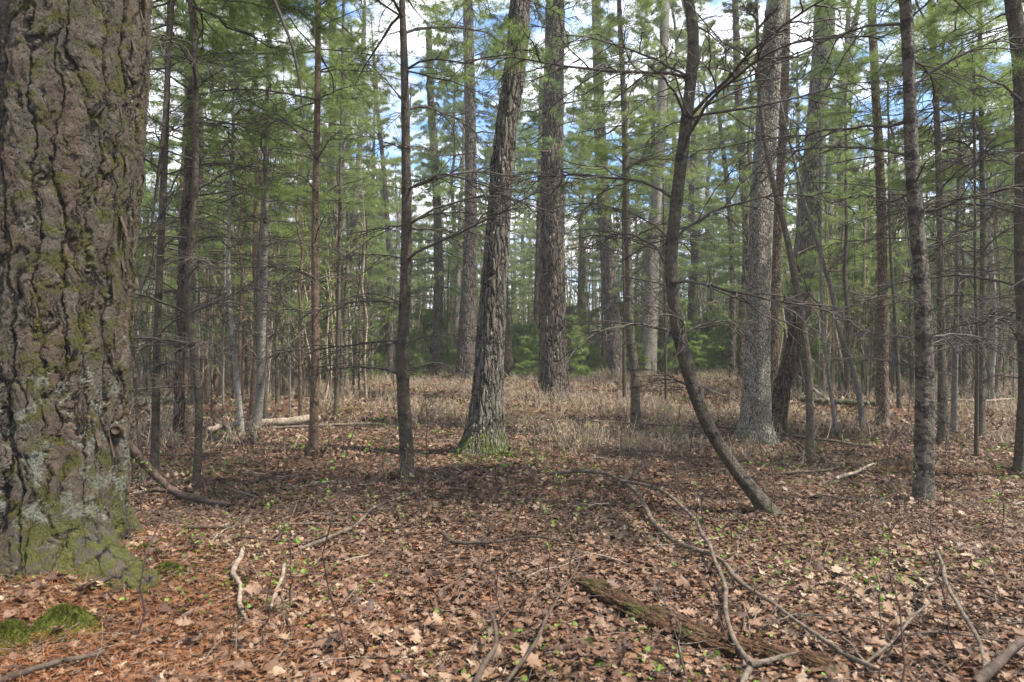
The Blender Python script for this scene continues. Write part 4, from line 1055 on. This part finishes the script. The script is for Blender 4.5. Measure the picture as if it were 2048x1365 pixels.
def thicket():
    global rng
    rng = np.random.default_rng(611)
    g = Geo(); n = 2100
    y = rng.uniform(19, 62, n); x = rng.uniform(-1, 1, n) * y * 0.85
    px = 1024 + x / y * FPX; m = ~((px > 740) & (px < 1520) & (y < 35)); x, y = x[m], y[m]; n = len(x)
    P = polys(np.stack([x, y, height(x, y) - 0.1], -1), unit(np.stack([rng.normal(0, .06, n), rng.normal(0, .06, n), np.ones(n)], -1)), rng.uniform(2.5, 8, n), rng.normal(0, 0.03, (n, 3)), 7, 0.04)
    r0 = rng.uniform(0.016, 0.045, n); pale = rng.uniform(0, 1, n) < 0.6
    g.tubes(P[pale], radii(int(pale.sum()), 7, r0[pale], 0.008), 4, 0, 0.2); g.tubes(P[~pale], radii(int((~pale).sum()), 7, r0[~pale], 0.008), 4, 1, 0.2)
    P1, _, _ = children(P, 9, 0.12, 1.0, 0.8, 0.22, 4, 0.05, 0.09)
    g.tubes(P1, radii(len(P1), 4, 0.009, 0.005), 3, 0, 0.4)
    lv = np.repeat(rng.uniform(0, 1, n) < 0.8, 9)
    needles(g, P1[lv], 13, 0.08, 0.08, 0.2, 2, 1.2)
    return g.build('sapling_thicket', [TWIG_PALE, TWIG, GREEN])
tag(place('sapling_thicket', thicket()), 'dense mass of pale thin saplings with fresh green leaves far back', 'thicket', kind='stuff')
tag(place('dry_undergrowth', scrub()), 'dry pale brown twiggy undergrowth across the sunlit clearing', 'undergrowth', kind='stuff')

def small_green(n, d0, d1, s0, s1, p=0.8):
    g = Geo(); x, y = scatter(n, d0, d1, p)
    m = (np.sin(1.7 * x + 2.1 * np.sin(0.9 * y)) + np.sin(2.3 * y + 1.3 * x) + rng.normal(0, 0.5, n)) > 0.4; x, y = x[m], y[m]
    tp = []
    for sdd in range(3):
        V, F = leaf_template(2, 40 + sdd); tp.append((V, F))
    add_leaves(g, x, y, rng.uniform(s0, s1, len(x)), tp, 0.7, 0.06, rng.uniform(0, 1, len(x)))
    return g
rng = np.random.default_rng(620)
g = small_green(5200, 2.6, 9, 0.018, 0.042)
V_ = small_green(11000, 8, 32, 0.04, 0.085)
me = g.build('green_ground_cover', [GREEN]); tag(place('green_ground_cover', me), 'tiny fresh green leaves sprouting low through the litter', 'ground cover', kind='stuff')
me = V_.build('green_ground_cover', [GREEN]); tag(place('green_ground_cover', me), 'scattered green sprouts between the twigs further back', 'ground cover', kind='stuff')

def sprout_proto(seed, leafy_=True):
    """woody seedling: thin stem, a few side shoots, small fresh leaves"""
    global rng
    rng = np.random.default_rng(seed)
    root = empty('seedling', (0, 0, 0)); Hs = rng.uniform(0.35, 1.05)
    g = Geo(); P = polys(np.zeros((1, 3)), unit(np.array([[rng.normal(0, .12), rng.normal(0, .12), 1]])), [Hs], rng.normal(0, .12, (1, 3)), 9, 0.10)
    g.tubes(P, radii(1, 9, 0.0048, 0.0022), 5, 0, 0.3)
    P1, _, _ = children(P, 6, 0.3, 1.0, 0.7, 0.28, 5, 0.1, 0.12); g.tubes(P1, radii(len(P1), 5, 0.0018, 0.0009), 4, 0, 0.3)
    place('stem', g.build('stem', [TWIG_RED if seed % 3 else LIMB]), root)
    if leafy_:
        h = Geo(); V, F = leaf_template(2, seed); tips = np.concatenate([P1[:, -1], P1[:, -2], P[:, -1]])
        tips = tips[rng.uniform(0, 1, len(tips)) < 0.75]
        for _ in range(2):
            Rm = rot_mats(len(tips), 0.6); W = np.einsum('nij,kj->nki', Rm, V * (1, .8, 1) + (0.5, 0, 0)) * rng.uniform(0.018, 0.035, len(tips))[:, None, None] + tips[:, None, :]
            h.add(W.reshape(-1, 3), (np.arange(len(tips))[:, None, None] * len(V) + F[None]).reshape(-1, 4), 0, np.repeat(rng.uniform(0, 1, len(tips)), len(V)))
        place('leaves', h.build('leaves', [GREEN]), root)
    return root
SP = [sprout_proto(630 + i, i % 2 == 0) for i in range(8)]
rr = np.random.default_rng(640); used = set()
for i in range(230):
    y = 2.9 + 11 * rr.uniform() ** 0.8; x = rr.uniform(-0.76, 0.76) * y
    if not free(x, y, 0.35): continue
    k = int(rr.integers(8)); p = Vector((x, y, hz(x, y))); s = rr.uniform(0.6, 1.25)
    if k in used: o = copy_tree(SP[k], p, rr.uniform(0, 6.28), s)
    else: o = SP[k]; o.location = p; o.scale = (s, s, s); used.add(k)
    if k % 2 == 0: tag(o, 'thin woody seedling with a few small fresh green leaves in the leaf litter', 'seedling', 'leafing seedlings on the forest floor')
    else: tag(o, 'thin leafless woody shoot standing in the leaf litter', 'seedling', 'bare shoots on the forest floor')

# mossy cushions at the foot of the old tree
def moss_mound(label, px, py, sx, sy, h_, seed):
    rr = np.random.default_rng(seed); c = on_ground(px, py)
    nr, na = 26, 56; V = [(0, 0, h_)]; 
    for i in range(1, nr):
        f = i / (nr - 1)
        for j in range(na):
            a = j / na * 6.283; wv = 1 + 0.16 * math.sin(3 * a + seed) + 0.09 * math.sin(7 * a + seed * 2)
            V.append((math.cos(a) * f * sx * wv, math.sin(a) * f * sy * wv, h_ * (1 - f ** 2.2) * (1 + 0.10 * math.sin(9 * a + f * 9)) - 0.03 * f + rr.normal(0, 0.002)))
    g = Geo(); V = np.array(V)
    F = [[1 + i * na + j, 1 + i * na + (j + 1) % na, 1 + (i + 1) * na + (j + 1) % na, 1 + (i + 1) * na + j] for i in range(nr - 2) for j in range(na)]
    g.add(V, np.array(F), 0, 0.5); g.f3.append(np.array([[0, 1 + j, 1 + (j + 1) % na] for j in range(na)])); g.m3.append(np.zeros(na, int))
    # moss shoots
    n = 5000; idx = rr.integers(0, len(V), n); p = V[idx] + rr.normal(0, 0.006, (n, 3)); d = unit(V[idx] * (1.5, 1.5, 0.5) + (0, 0, 0.25) + rr.normal(0, 0.1, (n, 3)))
    s_ = unit(np.cross(d, rr.normal(0, 1, d.shape))) * 0.0022
    T = np.stack([p - s_, p + s_, p + d * rr.uniform(0.008, 0.02, (n, 1))], 1).reshape(-1, 3)
    g.add(T, np.arange(len(T)).reshape(-1, 3), 0, 0.5)
    tag(place('moss_cushion', g.build('moss_cushion', [MOSS]), None, (c.x, c.y, c.z)), label, 'moss')
moss_mound('rounded bright green moss cushion in front of the old tree', 125, 1258, 0.20, 0.15, 0.10, 1)
moss_mound('moss cushion cut by the left edge at the foot of the old tree', 15, 1290, 0.16, 0.17, 0.08, 2)
moss_mound('yellow green moss patch over the right root of the old tree', 335, 1152, 0.14, 0.11, 0.05, 3)
moss_mound('flat moss strip behind the right root of the old tree', 292, 1108, 0.13, 0.09, 0.04, 4)
moss_mound('dark green moss at the right foot of the leaning oak', 1005, 912, 0.28, 0.14, 0.04, 5)

# ------------------------------------------------------------------ fallen wood
def wander(Q, amp):
    k = np.arange(0, len(Q) + 5, 5); n = rng.normal(0, amp, (len(k), 3)); n[0] = 0; n[:, 2] *= 0.5
    off = np.column_stack([np.interp(np.arange(len(Q)), k, n[:, j]) for j in range(3)])
    return Q + off * np.minimum(1, np.minimum(np.arange(len(Q)), np.arange(len(Q))[::-1]) / 3.0)[:, None] + rng.normal(0, amp * 0.08, Q.shape)

def stick(name, label, pts, w0, w1, mat, cat='fallen branch', subs=0, seed=0, group=None, sides=10, arms=(), sub_len=0.2, wob=0.012, step=0.05, parent=None):
    """pts: (px, py, lift above ground in m); w0, w1: diameters in m"""
    global rng
    rng = np.random.default_rng(1000 + seed)
    P = [on_ground(px, py, lf + w0 * 0.35 + 0.022) for px, py, lf in pts]
    b = Vector((P[0].x, P[0].y, hz(P[0].x, P[0].y)))
    n = len(P); rad = [(w0 + (w1 - w0) * i / (n - 1)) / 2 for i in range(n)]
    Q, r = resample([p - b for p in P], rad, 99, step, step)
    Q = wander(Q, wob * 0.9); r = r * np.interp(np.arange(len(r)), np.arange(0, len(r) + 4, 4), rng.uniform(0.82, 1.15, len(np.arange(0, len(r) + 4, 4))))
    r[-1] *= 0.4; r[0] *= 0.6
    g = Geo(); g.tubes(Q[None], r[None], sides, 0, 0.2)
    # close the ends
    nv = len(Q) * sides
    g.f3.append(np.array([[0, i, i + 1] for i in range(1, sides - 1)] + [[nv - sides, nv - sides + i + 1, nv - sides + i] for i in range(1, sides - 1)])); g.m3.append(np.zeros(2 * (sides - 2), int))
    if subs:
        P1, _, _ = children(Q[None], subs, 0.15, 0.98, 0.7, sub_len, 6, 0.05, 0.10)
        P1[:, :, 2] = np.maximum(P1[:, :, 2], -0.02 + 0 * P1[:, :, 2])
        g.tubes(P1, radii(len(P1), 6, r.mean() * 0.4, 0.0012), 5, 0, 0.3)
        P2, _, _ = children(P1, 3, 0.2, 0.98, 0.7, 0.4, 4, 0.05, 0.10)
        g.tubes(P2, radii(len(P2), 4, r.mean() * 0.18, 0.001), 3, 0, 0.3)
    root = empty(name, b); tag(root, label, cat, group)
    place('stem', g.build('stem', [mat]), root)
    for k, (ap, aw0, aw1) in enumerate(arms):
        P = [on_ground(px, py, lf + aw0 * 0.4 + 0.025) - b for px, py, lf in ap]
        Q, r = resample(P, [(aw0 + (aw1 - aw0) * i / (len(P) - 1)) / 2 for i in range(len(P))], 99, step, step)
        Q = wander(Q, wob * 0.8); r = r * rng.uniform(0.9, 1.1, len(r)); r[-1] *= 0.4
        g = Geo(); g.tubes(Q[None], r[None], sides, 0, 0.2)
        P1, _, _ = children(Q[None], 5, 0.2, 0.98, 0.7, 0.12, 5, 0.05, 0.10); g.tubes(P1, radii(len(P1), 5, r.mean() * 0.35, 0.001), 4, 0, 0.3)
        place('side_branch', g.build('side_branch', [mat]), root)
    return root

stick('fallen_branch', 'long forked fallen branch arching from the middle to the lower right', [(1100, 948, 0.06), (1160, 942, 0.12), (1235, 960, 0.10), (1270, 985, 0.06), (1310, 1045, 0.03), (1350, 1083, 0.03), (1420, 1112, 0.03), (1500, 1185, 0.02), (1560, 1222, 0.02), (1650, 1288, 0.02), (1760, 1345, 0.02)],
      0.048, 0.024, LIMB, subs=16, seed=1, sub_len=0.09,
      arms=[([(1240, 962, 0.12), (1290, 970, 0.16), (1330, 985, 0.18), (1370, 1020, 0.16), (1402, 1062, 0.12), (1425, 1110, 0.08), (1442, 1160, 0.05), (1452, 1230, 0.03), (1475, 1295, 0.03), (1500, 1338, 0.03)], 0.030, 0.026),
            ([(1250, 962, 0.10), (1275, 945, 0.18), (1303, 922, 0.30)], 0.05, 0.02),
            ([(1500, 1338, 0.03), (1545, 1322, 0.03), (1600, 1306, 0.04)], 0.035, 0.012),
            ([(1500, 1338, 0.02), (1482, 1372, 0.02)], 0.03, 0.03)])
stick('rotten_log', 'crumbling dark rotten log half sunk in leaves at the bottom', [(1160, 1168, -0.03), (1255, 1215, -0.01), (1370, 1258, -0.025), (1470, 1292, -0.03), (1560, 1320, -0.035), (1660, 1350, -0.05)], 0.085, 0.10, ROT, 'log', seed=2, sides=40, step=0.012, wob=0.012,
      arms=[([(1195, 1172, -0.01), (1290, 1222, 0.0), (1380, 1252, -0.01)], 0.05, 0.02), ([(1300, 1250, -0.01), (1400, 1285, 0.0), (1500, 1318, -0.01)], 0.05, 0.03), ([(1230, 1215, -0.01), (1300, 1252, -0.01)], 0.035, 0.015)])
stick('fallen_branch', 'brown dead branch propped beside the old tree with a crooked foot', [(232, 862, 0.75), (265, 905, 0.45), (310, 950, 0.2), (352, 985, 0.03), (400, 998, 0.01), (458, 1012, 0.01)], 0.10, 0.05, LIMB_DARK, seed=3, subs=3, sub_len=0.12,
      arms=[([(358, 988, 0.02), (320, 985, 0.02), (272, 990, 0.02)], 0.05, 0.03)])
stick('fallen_log', 'long pale fallen log with a dark broken end on the left', [(640, 838, 0.05), (590, 842, 0.05), (520, 848, 0.05), (450, 854, 0.03), (418, 862, 0.02)], 0.16, 0.11, LIMB_PALE, 'log', seed=4, sides=32, step=0.04, wob=0.03)
stick('fallen_log', 'thin pole lying in front of the long pale log', [(445, 860, 0.0), (560, 856, 0.0), (680, 850, 0.0), (760, 848, 0.0)], 0.06, 0.05, LIMB, 'log', seed=5)
stick('fallen_branch', 'pale barkless stick lying upright in the leaves at the lower left', [(487, 1098, 0), (470, 1135, 0.01), (478, 1190, 0.02), (492, 1245, 0)], 0.040, 0.022, LIMB_PALE, seed=6, subs=2)
stick('fallen_branch', 'short pale barkless stick right of the longer pale one', [(570, 1130, 0), (558, 1170, 0.01), (543, 1220, 0)], 0.03, 0.015, LIMB_PALE, seed=7)
stick('fallen_branch', 'grey stick slanting through the leaves left of the centre', [(598, 1100, 0), (650, 1078, 0.02), (705, 1056, 0.0), (760, 1010, 0), (830, 985, 0)], 0.035, 0.02, LIMB, seed=8, subs=4)
stick('fallen_branch', 'thin grey stick lying level left of the centre', [(560, 1050, 0), (630, 1050, 0.01), (700, 1047, 0)], 0.022, 0.012, LIMB, seed=9, subs=2)
stick('fallen_branch', 'dark thin stick on the needle patch near the old tree', [(350, 1056, 0), (410, 1055, 0.01), (470, 1057, 0)], 0.03, 0.015, LIMB_DARK, seed=10, subs=2)
stick('fallen_branch', 'long low dark stick behind the two pale sticks', [(455, 1072, 0), (530, 1085, 0.01), (600, 1090, 0), (660, 1070, 0)], 0.02, 0.012, LIMB_DARK, seed=11, subs=3)
stick('fallen_branch', 'crooked dark branch lying near the middle of the floor', [(886, 1070, 0.01), (930, 1088, 0.02), (985, 1090, 0), (1060, 1075, 0.03), (1150, 1090, 0.02)], 0.04, 0.012, LIMB_DARK, seed=12, subs=5)
stick('fallen_branch', 'thin arched branch rising from the bottom edge left of the rotten log', [(1010, 1375, 0.05), (1065, 1290, 0.12), (1095, 1235, 0.13), (1130, 1180, 0.08), (1165, 1105, 0.02)], 0.020, 0.010, LIMB_DARK, seed=13, subs=4)
stick('fallen_branch', 'crooked grey branch stub at the bottom centre', [(945, 1385, 0.04), (968, 1335, 0.08), (992, 1295, 0.10), (984, 1255, 0.14), (978, 1222, 0.18)], 0.03, 0.014, LIMB_DARK, seed=14, subs=2)
stick('fallen_branch', 'brown stick crossing the lower left corner', [(-20, 1370, 0.0), (100, 1332, 0.02), (215, 1304, 0.01)], 0.035, 0.02, LIMB_DARK, seed=15, subs=2)
stick('fallen_branch', 'thin bowed branch standing out of the leaves at the lower right', [(1872, 1100, 0.25), (1895, 1165, 0.2), (1925, 1230, 0.14), (1955, 1290, 0.08), (1975, 1360, 0.02)], 0.022, 0.020, LIMB, seed=16, subs=4)
stick('fallen_branch', 'thick dark branch end in the lower right corner', [(1950, 1375, 0.02), (2000, 1325, 0.04), (2060, 1280, 0.05)], 0.045, 0.035, LIMB_DARK, seed=17)
stick('fallen_branch', 'thin grey twig slanting between the bowed branch and the long fork', [(1730, 1330, 0.02), (1800, 1270, 0.06), (1850, 1220, 0.08), (1895, 1195, 0.08)], 0.016, 0.008, LIMB, seed=18, subs=5)
stick('fallen_log', 'long dark fallen log lying behind the black blotched pine', [(1735, 941, 0.0), (1850, 944, 0.0), (1950, 946, 0.0), (2070, 942, 0.0)], 0.085, 0.09, ROT, 'log', seed=19, sides=24, step=0.03, wob=0.01)
stick('fallen_branch', 'short pale forked branch at the left end of the long dark log', [(1672, 958, 0.02), (1712, 944, 0.04), (1748, 928, 0.06)], 0.05, 0.03, LIMB_PALE, seed=20, subs=4)
stick('fallen_pole', 'long thin fallen pole passing behind the bent pine and pale trunk', [(1150, 838, 0.25), (1300, 850, 0.12), (1480, 858, 0.06), (1570, 870, 0.04), (1660, 884, 0.03), (1745, 895, 0.0)], 0.03, 0.055, LIMB, seed=21, subs=4, sub_len=0.05)
stick('fallen_log', 'dark branchy log on the ground left of the rusty brown pine', [(1600, 800, 0.05), (1680, 806, 0.02), (1760, 808, 0.0)], 0.16, 0.12, BARK_OAK, 'log', seed=22, subs=3, sides=24)
stick('fallen_pole', 'grey pole leaning from the snag down to the ground', [(1588, 742, 0.55), (1625, 778, 0.3), (1662, 806, 0.05)], 0.08, 0.10, LIMB, seed=23)
stick('fallen_branch', 'rotten brown branch lying on the litter behind the bent pine foot', [(1560, 948, 0.0), (1620, 944, 0.02), (1680, 936, 0.0)], 0.05, 0.03, LIMB_DARK, seed=24, subs=2)
stick('fallen_branch', 'dead branch curving down from the fallen pole by the pale trunk', [(1560, 862, 0.3), (1600, 890, 0.12), (1640, 912, 0.0)], 0.035, 0.02, LIMB_DARK, seed=25, subs=3)
stick('fallen_branch', 'slim dead branch lying low behind the propped branch', [(236, 908, 0.1), (340, 912, 0.05), (470, 903, 0.05)], 0.03, 0.012, LIMB_DARK, seed=26, subs=5)
stick('fallen_branch', 'dead branch with many dry twigs propped up left of the pale grey trunk', [(1395, 770, 0.4), (1440, 790, 0.3), (1480, 805, 0.15)], 0.05, 0.03, LIMB, seed=27, subs=9)
stick('fallen_log', 'mossy dark log lying far back among the stems on the left', [(262, 806, 0.05), (330, 802, 0.05), (400, 800, 0.05)], 0.22, 0.18, BARK_OAK, 'log', seed=28, sides=20)
stick('fallen_log', 'far pale log behind the stems right of the blotched pine', [(1870, 800, 0.05), (1950, 803, 0.05), (2030, 798, 0.05)], 0.08, 0.06, LIMB_PALE, 'log', seed=29)

# ordinary small twigs lying about
TW = []
for i in range(6):
    rng = np.random.default_rng(700 + i); g = Geo()
    Lt = rng.uniform(0.3, 0.7)
    P = polys(np.array([[0, 0, 0.015]]), np.array([[1.0, 0, 0.03]]), [Lt], np.array([[0, rng.normal(0, .2), 0]]), 9, 0.06)
    g.tubes(P, radii(1, 9, 0.006, 0.002), 6, 0, 0.3)
    P1, _, _ = children(P, 4, 0.2, 1, 0.7, 0.3, 5, 0, 0.08, flat=0.8); g.tubes(P1, radii(len(P1), 5, 0.0025, 0.001), 4, 0, 0.3)
    TW.append(g.build('fallen_twig', [(LIMB, LIMB_DARK, LIMB_PALE)[i % 3]]))
rr = np.random.default_rng(710)
for i in range(150):
    y = 2.7 + 12 * rr.uniform() ** 0.9; x = rr.uniform(-0.76, 0.76) * y
    o = place('fallen_twig', TW[i % 6], None, (x, y, hz(x, y) + 0.018), (rr.normal(0, 0.1), rr.normal(0, 0.06), rr.uniform(0, 6.28)), rr.uniform(0.7, 1.7))
    tag(o, 'small dry twig lying on the leaf litter', 'twig', 'small twigs on the forest floor')

# ------------------------------------------------------------------ thin haze volume added to lift the dark far trees
hm = bpy.data.materials.new('air'); hm.use_nodes = True; ht = hm.node_tree; ht.nodes.clear()
ho = ht.nodes.new('ShaderNodeOutputMaterial'); hv = ht.nodes.new('ShaderNodeVolumePrincipled')
hv.inputs['Color'].default_value = (0.95, 0.95, 0.88, 1); hv.inputs['Density'].default_value = 0.0013; hv.inputs['Anisotropy'].default_value = 0.2
ht.links.new(hv.outputs[0], ho.inputs['Volume'])
g = Geo(); X0, X1, Y0, Y1, Z0, Z1 = -1050, 1050, -40, 710, -2, 32
g.add([(X0, Y0, Z0), (X1, Y0, Z0), (X1, Y1, Z0), (X0, Y1, Z0), (X0, Y0, Z1), (X1, Y0, Z1), (X1, Y1, Z1), (X0, Y1, Z1)],
      [(0, 3, 2, 1), (4, 5, 6, 7), (0, 1, 5, 4), (1, 2, 6, 5), (2, 3, 7, 6), (3, 0, 4, 7)])
tag(place('haze', g.build('haze', [hm], False)), 'faint pale haze added to brighten the far trees', 'haze', kind='stuff')
